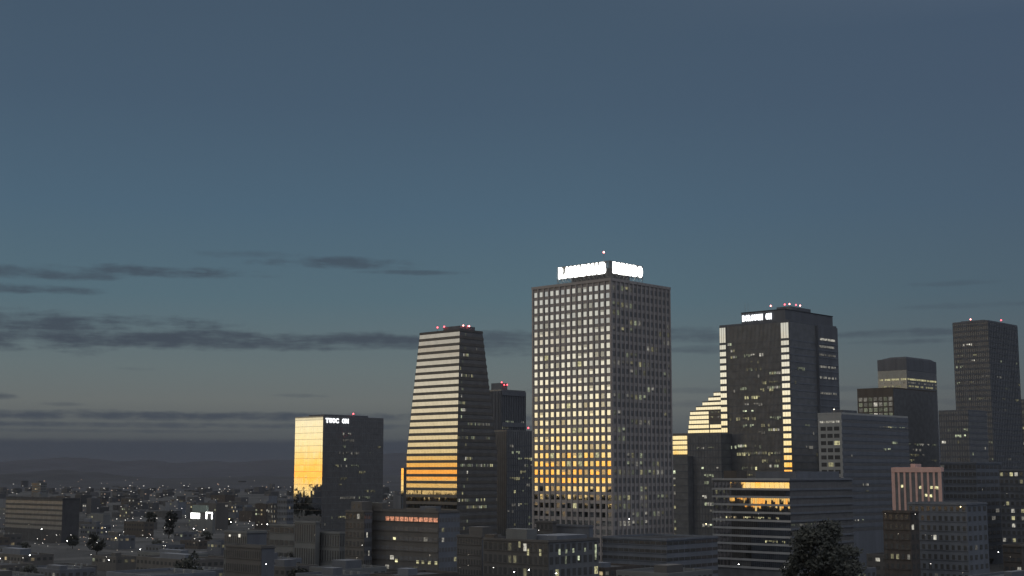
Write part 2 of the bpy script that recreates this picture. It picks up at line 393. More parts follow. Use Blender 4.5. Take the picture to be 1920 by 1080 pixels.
# ------------------------------------------------------------------ A  gold mirrored box tower
b = Bld('mirror_glass_tower', 'box tower with a golden mirrored side and a lit white sign at its top corner', 'office tower', (606, 780), 554, 719, 870, vis=960)
b.body(mirror_low, roof=roofm)
fl = [z for z in [b.H - 2.4 - 4.0 * k for k in range(20)] if z > 3]
n = 15; mbp = None
for z in fl:
    mb = MB(); pw = b.L / n
    for k in range(n): b.pane(mb, 'L', k * pw + .04, (k + 1) * pw - .04, z - 3.93, z, .05, .0012)
    mb.build('window_band', mirror_gold, b.o)
b.lines('L', [z - .03 for z in fl], .16, bronze, .10, name='floor_joints')
b.lines('L', [b.H - 2.3], 1.5, mirror_dim, .12, name='top_band')
b.lines('R', [z for z in fl], .5, black_panel, .08); b.vlines('R', 28, .12, black_panel, .12)
b.lines('BL', fl, .5, black_panel, .08); b.lines('BR', fl, .5, black_panel, .08)
b.lit('R', 84, 12, b.H - 8, run=9, lv=(0, 0, 0, 1, 1, 2), cw=1.4, wh=1.5)
letters(b, 'R', 'TWOC ON', b.sR(610, 788), b.sR(653, 788), b.H - 4.2, b.H - 1.2, .2, fat=.045)
b.beacon(b.sR(670, 783), 4, b.H + 2.0)
b.roofbox(6, b.W - 8, 6, b.L - 6, 1.4, dgrey)
b.done('lit_window')

# ------------------------------------------------------------------ B  tapered tower with bright ribbons
b = Bld('tapered_tower', 'tapering tower striped with bright window ribbons and crowned by red beacons', 'office tower', (857, 852), 763, 932, 800, vis=940)
zb = b.z(852); top = 800; L, W = b.L, b.W
ztop = b.z(617)
Pt = at(862, 616, 799.4); mi = Matrix.Rotation(-b.phi, 3, 'Z')
q0 = mi @ (Vector((Pt.x, 799.4, 0)) - b.o.location)
def toplen():
    a = (-math.sin(b.phi), math.cos(b.phi)); bb = (math.cos(b.phi), math.sin(b.phi)); dz = ztop - CAMZ
    def sol(px, d): q = (px - 960) / F; return (q * (799.4 * cp + dz * sp) - Pt.x) / (d[0] - q * d[1] * cp)
    return sol(788, a), sol(904, bb)
tL, tW = toplen(); qx, qy = q0.x, q0.y
def ring(z, g=0.0):
    f = 0 if z <= zb else (z - zb) / (ztop - zb)
    x0, y0 = qx * f - g, qy * f - g; x1 = W + (qx + tW - W) * f + g; y1 = L + (qy + tL - L) * f + g
    return [(x0, y0, z), (x1, y0, z), (x1, y1, z), (x0, y1, z)]
MB().hexa(ring(0) + ring(zb)).build('walls', dull_glass, b.o); MB().hexa(ring(zb) + ring(ztop)).build('upper_walls', dull_glass, b.o)
fh = (ztop - 1.2 - 2) / 38; fh = 3.97
zz = ztop - 1.5; k = 0
sp_mb = MB(); rp = MB()
while zz > 8:
    z1, z0 = zz, zz - fh * .58
    A, B_ = ring(z1, .08), ring(z0, .08); n = 34; mb = MB()
    for i in range(n):
        def lp(P_, Q_, t): return Vector(P_) + (Vector(Q_) - Vector(P_)) * t
        t0, t1 = (i + .05) / n, (i + .95) / n; e = R.gauss(0, .005)
        a0, a1, c0, c1 = lp(A[0], A[3], t0), lp(A[0], A[3], t1), lp(B_[0], B_[3], t0), lp(B_[0], B_[3], t1)
        for q_ in (a1, c1): q_.x += e
        mb.quad(c1, c0, a0, a1)
    mb.build('window_band', band_mirror, b.o)
    # dark ribbon on the right face
    mb = MB(); mb.quad(B_[0], B_[1], A[1], A[0]); mb.build('window_band', mirror_low, b.o)
    zz -= fh; k += 1
    sp_mb.hexa(ring(z0 - fh * .40, .25) + ring(z0 - .04, .25))
sp_mb.build('spandrels', bronze, b.o)
mb = MB().hexa(ring(ztop - 1.3, .3) + ring(ztop, .3)); mb.build('cornice', conc, b.o)
zs_ = [(620 + i * 12) for i in range(24)]
cnt = 0
for fl_ in range(30):
    z = ztop - 1.5 - fh * fl_ - fh * .55
    if z < 12: break
    nl = {2: 3, 3: 5, 6: 9, 10: 6, 13: 16, 15: 12, 18: 5, 19: 22, 24: 14, 11: 4, 25: 14, 8: 2}.get(fl_, 1)
    Pn, Pf = ring(z, .14)[0], ring(z, .14)[1]; Qn, Qf = ring(z + 1.6, .14)[0], ring(z + 1.6, .14)[1]; N_ = 26; st = R.randint(0, 6)
    for j in range(nl):
        i = (st + j) % N_ if R.random() < .8 else R.randint(0, N_ - 1)
        a0 = Vector(Pn).lerp(Vector(Pf), (i + .15) / N_); a1 = Vector(Pn).lerp(Vector(Pf), (i + .8) / N_); c0 = Vector(Qn).lerp(Vector(Qf), (i + .15) / N_); c1 = Vector(Qn).lerp(Vector(Qf), (i + .8) / N_)
        for v in (a0, a1, c0, c1): v.y -= .1
        l = R.choice((0, 0, 1, 1, 2, 3)); m_ = MB().quad(a0, a1, c1, c0); b.win.append((l, m_, LIT[R.choice(('neutral', 'yellow', 'greenish')), l]))
cx_, cy_ = qx + tW / 2, qy + tL / 2
MB().box(qx + 3, qx + tW - 3, qy + 3, qy + tL * .5, ztop, ztop + 2.4).build('plant_room', dgrey, b.o)
for px, ty in ((840, .62), (851, .45), (868, .28), (871, .22), (877, .18)):
    b.beacon(qx + 2 + (R.random() * 3 if px > 860 else 0) + (px > 860) * (px - 862) * .45, qy + tL * ty if px < 860 else qy + 2, ztop + 2.2, redw if px in (868, 877) else redm, .42, base=ztop)
b.done('lit_window')

# ------------------------------------------------------------------ C  finned slab and its neighbours behind the tapered tower
b = Bld('finned_tower', 'dark tower with vertical fins behind the tapered tower, red lamps on its left roof', 'office tower', (940, 730), 918, 985, 950, vis=900)
b.body(dull_glass); b.vlines('R', 14, .7, dgrey, .6, z0=b.z(808)); b.vlines('L', 8, .7, dgrey, .6, z0=b.z(808)); b.lines('R', [b.H - 4], 3, dgrey, .75, name='crown_band')
b.lines('R', [b.z(800)], 3, dgrey, .75, name='belt_band')
b.lit('R', 60, 14, b.z(775), run=6, lv=(0, 0, 1, 1, 2), cw=1.7)
b.roofbox(.5, 7, 1, b.L - 1, 4.5, dgrey)
for x, z in ((1, 6.6), (3.6, 5), (6.5, 5.2), (4.5, 1.0)): b.beacon(x, .6, b.H + z - 2, redm, .4)
b.done('lit_window')
b = Bld('office_block', 'dark office block standing between the tapered tower and the white-gridded tower', 'office building', (950, 806), 925, 999, 860, vis=985)
b.body(dull_glass); b.lines('R', [4 * k + 2 for k in range(1, 17)], .7, dgrey, .15); b.vlines('R', 12, .5, dgrey, .25); b.lit('R', 52, 8, b.H - 5, run=4, lv=(0, 0, 1, 1, 2), cw=1.9); b.vlines('L', 7, .5, dgrey, .25)
b.beacon(b.W - 2, 2, b.H + 1.4); b.done('lit_window')
b = Bld('orange_edged_block', 'slim block glowing orange past the lower left edge of the tapered tower', 'office building', (757, 877), 752.5, 792, 1010, vis=905)
b.body(bronze, roof=roofm)
b.bands('L', [b.H - 4.2 * k - 4.4 for k in range(8)], 4.0, mirror_gold, pane_w=1.5, tilt=.001)
b.done()

# ------------------------------------------------------------------ D  main gridded tower
conc_f = conc; conc = mat('tower concrete', (.37, .34, .33), .85, var=.08, vscale=.15, streak=True)
b = Bld('gridded_tower', 'tallest concrete tower with a square window grid and huge glowing rooftop letters', 'skyscraper', (1145, 521), 1000, 1254, 658, vis=1000)
H, L, W = b.H, b.L, b.W
MB().box(0, W, 0, L, 0, H - 1.5).build('walls', bronze, b.o)
blind_g = mat('glass over pale blind', (.50, .50, .47), .12, .6); NR = 30; fh = (b.z(545.5) - b.z(958)) / 26.0
ncL, ncR = 14, 14
ztopw = b.z(533)                     # top of the topmost window
zt = [ztopw - fh * k for k in range(NR + 8) if ztopw - fh * k > 6]
for face, nc, wall in (('L', ncL, conc), ('R', ncR, slate), ('BL', ncL, conc), ('BR', ncR, conc)):
    ln = b.ln(face); cs = ln / nc
    mb = MB(); b.fbox(mb, face, 0, ln, zt[0], H - 1.5, .0, .22)
    for z0_, z1_ in zip(zt[1:], zt): b.fbox(mb, face, 0, ln, z0_, z1_ - fh * .61, .0, .22)
    mb.build('spandrels', conc, b.o)
    mb = MB()
    for k in range(nc + 1):
        c = cs * k; b.fbox(mb, face, max(-.55, c - .42), min(ln + .55, c + .42), 0, H - .3, .0, .62 if face in ('L', 'BL') else .70)
    mb.build('piers', conc, b.o)
    if face in ('BL', 'BR'): continue
    for r_, z1_ in enumerate(zt):
        for k in range(nc):
            t0, t1 = cs * k + .62, cs * (k + 1) - .62; z0_ = z1_ - fh * .59
            if face == 'L':
                u = R.random(); m_ = mirror_gold
                if u < .05: m_ = LIT['yellow', 3]
                elif u < .17: m_ = mirror_dim
                elif u < .24: m_ = blind_g
                elif u < .36: b.window(face, t0, t1, z1_ - (z1_ - z0_) * R.choice((.25, .4, .55)), z1_, blind_g, .19, 0, pr=4)
                b.window(face, t0, t1, z0_, z1_, m_, .12, .0028, pr=10 - abs(r_ - 8) * .2)
            else: b.window(face, t0, t1, z0_, z1_, dull_glass, .12, .003, pr=0)
    if face == 'R':
        for r_, cells in {0: [0, 2, 3, 4], 2: [0, 1, 2, 3, 4], 3: [0, 1], 4: [4, 5, 6, 13], 5: [0, 2, 4, 13, 11], 6: [12, 13], 7: [8, 9, 10], 8: [4, 5, 3], 9: [0, 1, 2, 3, 4, 6, 7, 8, 13], 10: [4, 5, 7, 13, 12], 12: [8, 9, 12], 13: [0, 1, 3, 4, 5, 6, 7], 15: [0, 1, 12], 16: [4, 5, 6, 7, 8], 17: [0, 1, 2], 18: [1, 2], 20: [3, 4, 6], 21: [3, 4, 5, 6, 9, 10], 22: [0, 1, 2, 3, 4, 6, 7, 8, 9, 10, 11], 24: [6, 7], 25: [0, 1, 2, 3, 6, 7, 10, 11, 12], 26: [0, 1, 2, 3, 6, 7], 27: [4, 5, 7, 9, 10, 11], 28: [1, 2, 3, 4, 5, 6, 7]}.items():
            for k in cells:
                if r_ >= len(zt): continue
                l = R.choice((0, 0, 1, 1, 2)); z1_ = zt[r_]; t0 = cs * k + .62; t1 = cs * (k + 1) - .62
                hh = fh * .59 * R.choice((1, 1, .6)); b.window(face, t0 + R.random() * .5, t1, z1_ - hh, z1_ - .1, LIT[R.choice(('neutral', 'greenish', 'yellow')), l], .2, 0, pr=5 + l)
mb = MB(); mb.box(-.7, W + .7, -.7, .6, H - 1.4, H - .05); mb.box(-.7, W + .7, L - .6, L + .7, H - 1.4, H - .05); mb.box(-.7, .6, .6, L - .6, H - 1.4, H - .05); mb.box(W - .6, W + .7, .6, L - .6, H - 1.4, H - .05); mb.build('parapet', conc, b.o)
MB().box(.6, W - .6, .6, L - .6, H - 1.5, H - 1.3).build('roof', roofm, b.o)
# rooftop sign frame
ix = 1.6
yL = b.sL(1041, 530) ; xR = b.sR(1210, 528)
zs0, zs1 = H + 2.8, H + (b.z(488) - b.z(521)) * 1.02
fr = MB()
def bar(a, c, r=.10): fr.cyl(a, c, r, r, 5)
for zz in (H - .5, zs0 - .2, zs1):
    bar((ix, ix, zz), (ix, yL, zz), .13); bar((ix, ix, zz), (xR, ix, zz), .13); bar((ix + 2.2, ix + 2.2, zz), (ix + 2.2, yL, zz)); bar((ix + 2.2, ix + 2.2, zz), (xR, ix + 2.2, zz))
n = 12
for k in range(n + 1):
    y = ix + (yL - ix) * k / n; bar((ix, y, H - 1), (ix, y, zs1), .11); bar((ix + 2.2, y, H - 1), (ix + 2.2, y, zs1), .08); bar((ix, y, zs1), (ix + 2.2, y, zs1)); bar((ix, y, zs0), (ix + 2.2, y, H - .5))
    if k < n: y2 = ix + (yL - ix) * (k + 1) / n; bar((ix, y, H - .5), (ix, y2, zs0 - .2)); bar((ix + 2.2, y, zs0), (ix + 2.2, y2, zs1), .07)
n = 9
for k in range(n + 1):
    x = ix + (xR - ix) * k / n; bar((x, ix, H - 1), (x, ix, zs1), .11); bar((x, ix + 2.2, H - 1), (x, ix + 2.2, zs1), .08); bar((x, ix, zs1), (x, ix + 2.2, zs1))
    if k < n: x2 = ix + (xR - ix) * (k + 1) / n; bar((x, ix, H - .5), (x2, ix, zs0 - .2)); bar((x, ix + 2.2, zs0), (x2, ix + 2.2, zs1), .07)
for d in (0, .7, 1.5): bar((ix - .4, ix + d, H - 1), (ix - .4, ix + d, zs1), .16); bar((ix + d, ix - .4, H - 1), (ix + d, ix - .4, zs1), .16)
fr.build('sign_frame', metal, b.o)
letters(b, 'L', 'RAMADMAB', yL - 1.2, ix + 2.3, zs0, zs1 - .35, -ix + .3, fat=.075, name='rooftop_sign', back=metal, m=letterm)
letters(b, 'R', 'BMMODO', ix + 1.4, xR - .6, zs0, zs1 - .35, -ix + .3, fat=.075, name='rooftop_sign', back=metal, m=letterm)
b.roofbox(ix + 5, xR - 4, ix + 5, yL - 5, (zs1 - H) * .72, dgrey)
b.roofbox(b.W * .3, b.W - 4, b.L * .45, b.L - 3, 1.2, dgrey, 'stair_head')
b.beacon(ix + 7, ix + 9.5, b.z(478) + 3.2, redw, .45, base=H + 3)
b.done('window')
conc = conc_f

# ------------------------------------------------------------------ E  stepped golden building, and dark blocks in front
b = Bld('stepped_building', 'stair-stepped building with pale gold window bands left of the twin-striped tower', 'office building', (1358, 734), 1289, 1400, 1160)
fh = (b.z(734) - b.z(812)) / 9.0
steps = [(1338, 0), (1328, 1), (1317, 2), (1305, 3), (1294, 4), (1293, 5), (1292, 6), (1291, 7), (1290, 8), (1289, 9)]
mbw = MB(); Hs = b.H
for px, i in steps:
    z1 = Hs - i * fh; z0 = z1 - fh if i < 9 else 0; ln = b.sL(px, 740 + i * 8.7)
    mbw.box(0, b.W, 0, ln, z0, z1 - .02)
    if 4 <= i <= 7: sg = [(b.sL(1329, 780), ln)] if i < 7 else [(b.sL(1329, 780), ln), (0, b.sL(1331, 790))]
    elif i == 8: sg = [(b.sL(1330, 800), ln), (0, b.sL(1331, 800))]
    else: sg = [(0, ln)]
    for t0, t1 in sg: b.bands('L', [z0 + fh * .18 if i < 9 else z1 - fh * .82], fh * (.60 if i < 5 or i > 7 else .74), mirror_gold, t0 + .1, t1 - .1, tilt=.001, pane_w=2.4)
    b.lines('L', [z1 - fh * .1], fh * .1, bronze, .2, 0, ln, name='coping')
mbw.build('walls', bronze, b.o)
b.bands('R', [8 + fh * k for k in range(int((Hs - 12) / fh))], fh * .5, mirror_low, name='window_band')
b.lit('L', 16, b.z(785), b.z(765), t0=1, t1=b.sL(1331, 775), lv=(0, 1, 1), run=4, cw=1.2, out=.15, wh=1.2); b.done('lit_window')
b = Bld('banded_block', 'small block with four golden bands just right of the tallest tower', 'office building', (1296, 812), 1255, 1330, 1130)
b.body(bronze); fh = (b.z(816) - b.z(853)) / 4
b.bands('L', [b.z(816) - fh * (k + 1) + fh * .15 + 0 for k in range(4)], fh * .75, mirror_gold, tilt=.0015, pane_w=2); b.bands('R', [b.z(816) - fh * (k + 1) for k in range(10)], fh * .6, mirror_low); b.done()
b = Bld('dark_block', 'black glass block with scattered lit windows left of the white-striped low building', 'office building', (1352, 813), 1288.5, 1390, 790, vis=985)
b.body(black_panel); b.lines('L', [4 * k + 2 for k in range(1, 17)], .6, dgrey, .12); b.lines('R', [4 * k + 2 for k in range(1, 17)], .6, dgrey, .12); b.vlines('L', 12, .2, dgrey, .14)
b.lit('L', 12, b.z(845), b.z(822), run=6, lv=(1, 1, 2, 3), t0=5, t1=18, cw=1.1, fh=5, wh=1.1)
b.lit('L', 22, 6, b.z(870), run=4, lv=(1, 2, 2, 3), t0=2, t1=14, cw=1.7); b.lit('R', 10, 6, b.z(870), run=4, lv=(0, 1)); b.done('lit_window')
b = Bld('dark_block', 'lower black block with a column of lit windows beside the tallest tower', 'office building', (1289, 855), 1256, 1300, 800, vis=985)
b.body(black_panel); b.lines('L', [4 * k + 2 for k in range(1, 14)], .6, dgrey, .12)
b.lit('L', 26, 8, b.z(862), run=3, lv=(1, 2, 2, 3), t0=8.5, t1=15, cw=1.7); b.done('lit_window')

# ------------------------------------------------------------------ G  tower with two bright vertical window strips
b = Bld('twin_strip_tower', 'dark tower edged by two bright vertical window strips, lit sign near its roof', 'skyscraper', (1480, 599), 1349, 1568, 770, vis=893)
b.body(dull_glass, parapet=1.2, pm=dgrey)
fh = (b.z(640) - b.z(883)) / 18.0; zt0 = b.z(638)
for t0, t1 in ((b.sL(1361.5, 640), b.L - .1), (.5, b.sL(1465, 640))):
    hd = MB(); n = 3
    ztp = b.H - 1.6
    for k in range(n): b.pane(hd, 'L', t0 + (t1 - t0) * k / n + .1, t0 + (t1 - t0) * (k + 1) / n - .1, zt0 + fh * .35, ztp, .35, .001)
    hd.build('tall_window', mirror_gold, b.o)
    b.bands('L', [zt0 - fh * (k + 1) + fh * .38 for k in range(30) if zt0 - fh * (k + 1) > 3], fh * .62, mirror_gold, t0, t1, .35, pane_w=(t1 - t0) / 3.01, tilt=.0015)
    mb = MB(); b.fbox(mb, 'L', t0 - .3, t1 + .1, 0, b.H - 1.2, .0, .28); mb.build('strip_frame', black_panel, b.o)
zf = [zt0 - fh * k for k in range(30) if zt0 - fh * k > 3]
tA, tB = b.sL(1464, 640) + .6, b.sL(1362, 640) - .6
b.lines('L', [z - .1 for z in zf], .7, black_panel, .1, tA, tB); b.vlines('L', 40, .16, black_panel, .22, t0=tA, t1=tB)
b.lines('R', zf, .7, slate, .12); b.lines('BL', zf, .7, slate, .12); b.lines('BR', zf, .7, slate, .12)
tM = b.sR(1530, 640)
mb = MB(); b.fbox(mb, 'R', tM, b.W - 1.5, 0, b.H - 1.3, 0, 1.6); mb.build('projecting_bay', dgrey, b.o)
for z in zf: pass
b.lines('R', zf, .7, slate, 1.75, tM + .1, b.W - 1.6, inn=1.6, name='bay_spandrels')
b.lit('L', 150, 14, b.H - 16, fh=fh, run=7, lv=(0, 0, 0, 1, 1, 2, 3), t0=tA + .2, t1=tB - .2, cw=1.5, out=.3, zoff=1.4)
for (pa, pb_, py, l, nrun) in ((1362, 1372, 636, 3, 1), (1367, 1378, 649, 2, 1), (1370, 1382, 661, 2, 1), (1385, 1400, 723, 2, 1), (1440, 1464, 696, 2, 1), (1420, 1464, 723, 2, 1), (1440, 1462, 803, 3, 1), (1380, 1400, 833, 3, 1), (1400, 1464, 847, 1, 1), (1440, 1460, 872, 3, 1)):
    t1, t0 = b.sL(pa, py), b.sL(pb_, py); z = b.z(py); k = 0; t = t0
    while t + 1.2 < t1: 
        if R.random() < .85: b.window('L', t, t + 1.2, z - 1.2, z + .2, LIT[R.choice(('yellow', 'neutral', 'greenish')), max(0, l - R.choice((0, 0, 1)))], .32, 0, pr=8)
        t += 1.5
for py, l in ((627, 3), (641, 2), (657, 1), (680, 2), (701, 2), (731, 2)):
    t = b.sR(1531, py); z = b.z(py)
    for k in range(14):
        if R.random() < .8: b.window('R', tM + .4 + k * 1.3, tM + 1.3 + k * 1.3, z - 1.2, z, LIT['neutral', max(0, l - R.choice((0, 0, 1)))], 1.8, 0, pr=8) if tM + 1.5 + k * 1.3 < b.W - 2 else None
b.lit('R', 22, 14, b.H - 12, fh=fh, run=6, lv=(0, 0, 1), t1=tM - 1, out=.25)
b.done('lit_window')
G = b
# upper block + plant room + sign (parts of the same tower)
def sub(b, near, xl, xr, D, z0, m, name, parapet=True):
    P = at(near[0], near[1], D); bb = (math.cos(b.phi), math.sin(b.phi)); a = (-bb[1], bb[0]); dz = P.z - CAMZ
    def solve(px, d): q = (px - 960) / F; return (q * (D * cp + dz * sp) - P.x) / (d[0] - q * d[1] * cp)
    Ls, Ws = solve(xl, a), solve(xr, bb); q = Matrix.Rotation(-b.phi, 3, 'Z') @ (Vector((P.x, D, 0)) - b.o.location)
    o = MB().box(q.x, q.x + Ws, q.y, q.y + Ls, z0, P.z).build(name, m, b.o)
    return o, q, Ls, Ws, P.z
o, q, Ls, Ws, zu = sub(b, (1472, 580), 1390, 1561, 779, b.H - 1.1, dgrey, 'upper_storeys')
class Fk: pass
letters_b = Bld.__new__(Bld); letters_b.o = o; letters_b.W = Ws; letters_b.L = Ls
def PP(face, t, z, out): return (q.x - out, q.y + t, z) if face == 'L' else (q.x + t, q.y - out, z)
letters_b.P = PP
letters(letters_b, 'L', 'BOROUGH ON', Ls - .8, Ls * .30, zu - 5.0, zu - 1.4, .2, fat=.07, depth=.3)
mb = MB(); mb.box(q.x - .2, q.x + Ws + .2, q.y - .2, q.y + Ls + .2, zu, zu + .4); mb.build('roof_edge', roofm, b.o)
o2, q2, L2, W2, zp = sub(b, (1482, 574), 1456, 1520, 790, zu + .4, dgrey, 'plant_room')
MB().cyl((q2.x - .6, q.y + 4, zu), (q2.x - .6, q.y + 4, zu + 2.5), 1.5, 1.5, 12).build('vent_drum', conc2, b.o)
for px, py, m_ in ((1453, 578, redw), (1474, 575, redm), (1481, 575, redw), (1496, 577, redm), (1506, 575, redw)):
    s_ = (px - 1482) * .45
    xx, yy = (q2.x + max(0, s_) + .3, q2.y + max(0, -s_) + .3)
    b.beacon(xx, yy, zp + 1.0, m_, .42, base=zp - .5)
for dx in (0, 2): MB().cyl((q.x + 1, q.y + Ls - 2 - dx, zu), (q.x + 1, q.y + Ls - 2 - dx, zu + 6), .08, .05, 5).build('antenna', metal, b.o)

# ------------------------------------------------------------------ H  white striped low building
b = Bld('striped_building', 'low wide building with white floor stripes and a fiery orange top window band', 'office building', (1480, 897), 1337, 1597, 648, vis=1062)
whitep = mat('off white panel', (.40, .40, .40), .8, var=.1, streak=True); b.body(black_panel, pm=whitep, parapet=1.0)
fh = 3.65
zs = [b.H - 1.0 - fh * k for k in range(0, 12) if b.H - fh * k > 3]
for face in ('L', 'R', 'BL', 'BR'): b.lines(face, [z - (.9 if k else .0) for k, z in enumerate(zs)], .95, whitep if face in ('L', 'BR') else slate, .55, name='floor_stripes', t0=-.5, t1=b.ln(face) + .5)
for k in range(len(zs) - 1):
    b.lean = {1: math.radians(-1.6), 2: math.radians(.62), 3: math.radians(.85)}.get(k, 0)
    b.bands('L', [zs[k + 1] + .02], fh - .95, mirror_gold if k == 0 else mirror_dim, out=.1, pane_w=2.6 if k < 2 else 1.1, tilt=.0015 if k not in (2, 3) else .004)
b.lean = 0
for k in range(len(zs) - 1): b.bands('R', [zs[k + 1] + .02], fh - .95, mirror_low, out=.1, pane_w=2.6)
b.roofbox(b.W * .2, b.W - 6, b.sL(1478, 890) + 3, b.sL(1392, 890), 3.2, slate)
b.roofbox(3, 12, b.sL(1374, 890), b.sL(1350, 890), 3.6, tan, 'lift_house')
b.lit('L', 70, zs[5] - 1.2, zs[4] - 1.5, fh=fh, run=6, lv=(1, 2, 3), t0=6, t1=b.L - 6, tints=('warm', 'yellow'), cw=.9, wh=.9, zoff=1.6)
b.lit('L', 14, zs[8] - 1, zs[7] - 1.5, fh=fh, run=5, lv=(1, 2, 3), t0=1, t1=14, cw=1, wh=1, zoff=1.5, tints=('yellow',)); b.lit('R', 26, zs[6], zs[4] - 1, fh=fh, run=6, lv=(0, 1, 2), cw=.9, wh=.9, t1=b.W * .6)
b.done('lit_window')

# ------------------------------------------------------------------ K  pale slab building
b = Bld('pale_slab_building', 'pale concrete building with three columns of square windows, right of twin-striped tower', 'office building', (1577, 773), 1533, 1702, 728, vis=893)
palec = mat('light slab concrete', (.40, .40, .385), .85, var=.10, vscale=.2, streak=True); b.body(palec, parapet=1.0)
fh = 3.75; cs = b.L / 3.5
for r_ in range(1, 9):
    for k in range(3):
        z1 = b.H - 3.6 - fh * r_; t0 = 1.2 + k * cs
        m_ = dark_glass
        if (r_, k) == (3, 0): m_ = LIT['yellow', 3]
        if (r_, k) == (6, 1): m_ = LIT['yellow', 2]
        b.window('L', t0 + .15, t0 + cs - .7, z1 - 2.1, z1, m_, .04, 0, pr=9)
for k in range(12): b.window('L', 1.2 + k * .98, 2.0 + k * .98, b.H - 5.4, b.H - 4.3, LIT['neutral', R.choice((1, 2, 2, 3))], .05, 0, pr=9)
b.bands('R', [b.H - 5.5 - fh * k for k in range(16)], 1.7, mirror_low, t0=1.5, out=.1, pane_w=1.8); b.lines('R', [b.H - 1.9 - 1.5 - fh * k for k in range(16)], 1.9, slate, .18)
mb = MB(); b.fbox(mb, 'R', .6, b.W, 0, b.H - 1.05, 0, .06); mb.build('cladding', slate, b.o)
b.lit('R', 30, b.H - 8, b.H - 4, fh=fh, run=9, lv=(0, 1, 2, 3), t0=b.W * .55, cw=1.2, wh=.7, out=.3, zoff=1.0)
b.lit('R', 34, 8, b.H - 12, fh=fh, run=6, lv=(0, 0, 1, 1, 2), cw=1.6, wh=1.2, out=.3)
b.roofbox(b.W * .1, b.W * .3, 3, 10, 1.6, dgrey); b.beacon(1.5, 5, b.H + 1.5, lampd, .3); b.done('window')

# ------------------------------------------------------------------ L, M, N, O  right hand towers
b = Bld('square_windowed_tower', 'dark slab whose short left side has a grid of tall lit windows', 'office tower', (1674, 726), 1607, 1755, 1040, vis=870)
b.body(tan, pm=tan); fh = 4.0; cs = b.L / 7.2
mb = MB(); b.fbox(mb, 'R', .4, b.W, 0, b.H - 1, 0, .1); mb.build('cladding', black_panel, b.o)
for r_ in range(12):
    for k in range(7):
        z1 = b.H - 7 - fh * r_ ; l = 3 if (r_, k) in ((1, 3), (3, 3)) else R.choice((0, 0, 1, 1))
        b.window('L', .8 + k * cs, .8 + k * cs + cs * .72, z1 - 2.9, z1, LIT[R.choice(('neutral', 'greenish')), l] if r_ < 4 else dark_glass, .06, 0, pr=9 - r_ * .2)
b.lit('R', 52, b.z(868), b.z(818), run=9, lv=(0, 1, 1, 2, 3), cw=1.7, out=.2); b.done('window')

b = Bld('chamfered_tower', 'tower with a sloping dark crown and two glowing floors, behind the slab', 'office tower', (1699, 672), 1645, 1755, 1200, vis=730)
b.body(mirror_low, pm=dgrey)
fh = 4.1
b.lines('L', [b.H - 10 + .0], 9.4, dgrey, .15, name='crown_panel'); b.lines('R', [b.H - 10], 9.4, dgrey, .15, name='crown_panel')
b.bands('L', [b.H - 16.6], 6.4, mat('pale tinted glass', (.16, .17, .18), .05, 0, .6), out=.1, pane_w=2, tilt=.001, name='mirror_panel')
for face in ('L', 'R'):
    n = int(b.ln(face) / 1.7)
    for row, l in ((b.H - 18.6, 3), (b.H - 21.6, 1), (b.H - 24.6, 2)):
        for k in range(n - 1):
            if R.random() < (.95 if l == 3 else .5): b.window(face, .6 + k * 1.7, .6 + k * 1.7 + 1.45, row, row + 1.5, LIT['yellow' if l > 1 else 'neutral', max(0, l - R.choice((0, 0, 1)))], .2, 0, pr=l)
b.lines('L', [b.H - 27.6 - 4.3 * k for k in range(20)], 1.2, dgrey, .12); b.lines('R', [b.H - 27.6 - 4.3 * k for k in range(20)], 1.2, dgrey, .12)
P_ = [(3, 0.2, b.H), (b.W - 6, 0.2, b.H), (b.W - 6, b.L - 6, b.H), (3, b.L - 6, b.H)]
MB().hexa([(.2, .2, b.H - .4), (b.W - .2, .2, b.H - .4), (b.W - .2, b.L - .2, b.H - .4), (.2, b.L - .2, b.H - .4), (.6, .6, b.H + 1.6), (b.W - 9, .6, b.H + 1.6), (b.W - 9, b.L - 12, b.H + 1.6), (.6, b.L - 12, b.H + 1.6)]).build('sloped_crown', dgrey, b.o)
b.done('lit_window')

b = Bld('dark_tower', 'tall dark tower near the right edge with two red lamps on top', 'skyscraper', (1852, 600), 1786, 1907, 1000, vis=880)
b.body(dull_glass, pm=dgrey, parapet=1.5)
fl = [b.H - 4 - 3.95 * k for k in range(int((b.H - 8) / 3.95))]
for f_ in ('L', 'R', 'BL', 'BR'): b.lines(f_, fl, 1.5, dgrey, .12)
b.vlines('L', 18, .35, dgrey, .3); b.vlines('R', 18, .35, dgrey, .3)
mb = MB()
b.lit('L', 90, 14, b.H - 12, fh=3.95, run=5, lv=(0, 0, 1, 2, 2, 3), cw=1.5, wh=1.5, zoff=1.0); b.lit('R', 30, 14, b.H - 16, fh=3.95, run=6, lv=(0, 0, 0, 1, 2), cw=1.5, wh=1.5, zoff=1)
b.beacon(1.0, b.sL(1819, 604), b.H + 1.2, redw, .5); b.beacon(b.sR(1880, 604), 1, b.H + 1.6, redm, .5)
b.roofbox(5, b.W - 4, 5, b.L - 4, 1.0, dgrey); b.done('lit_window')

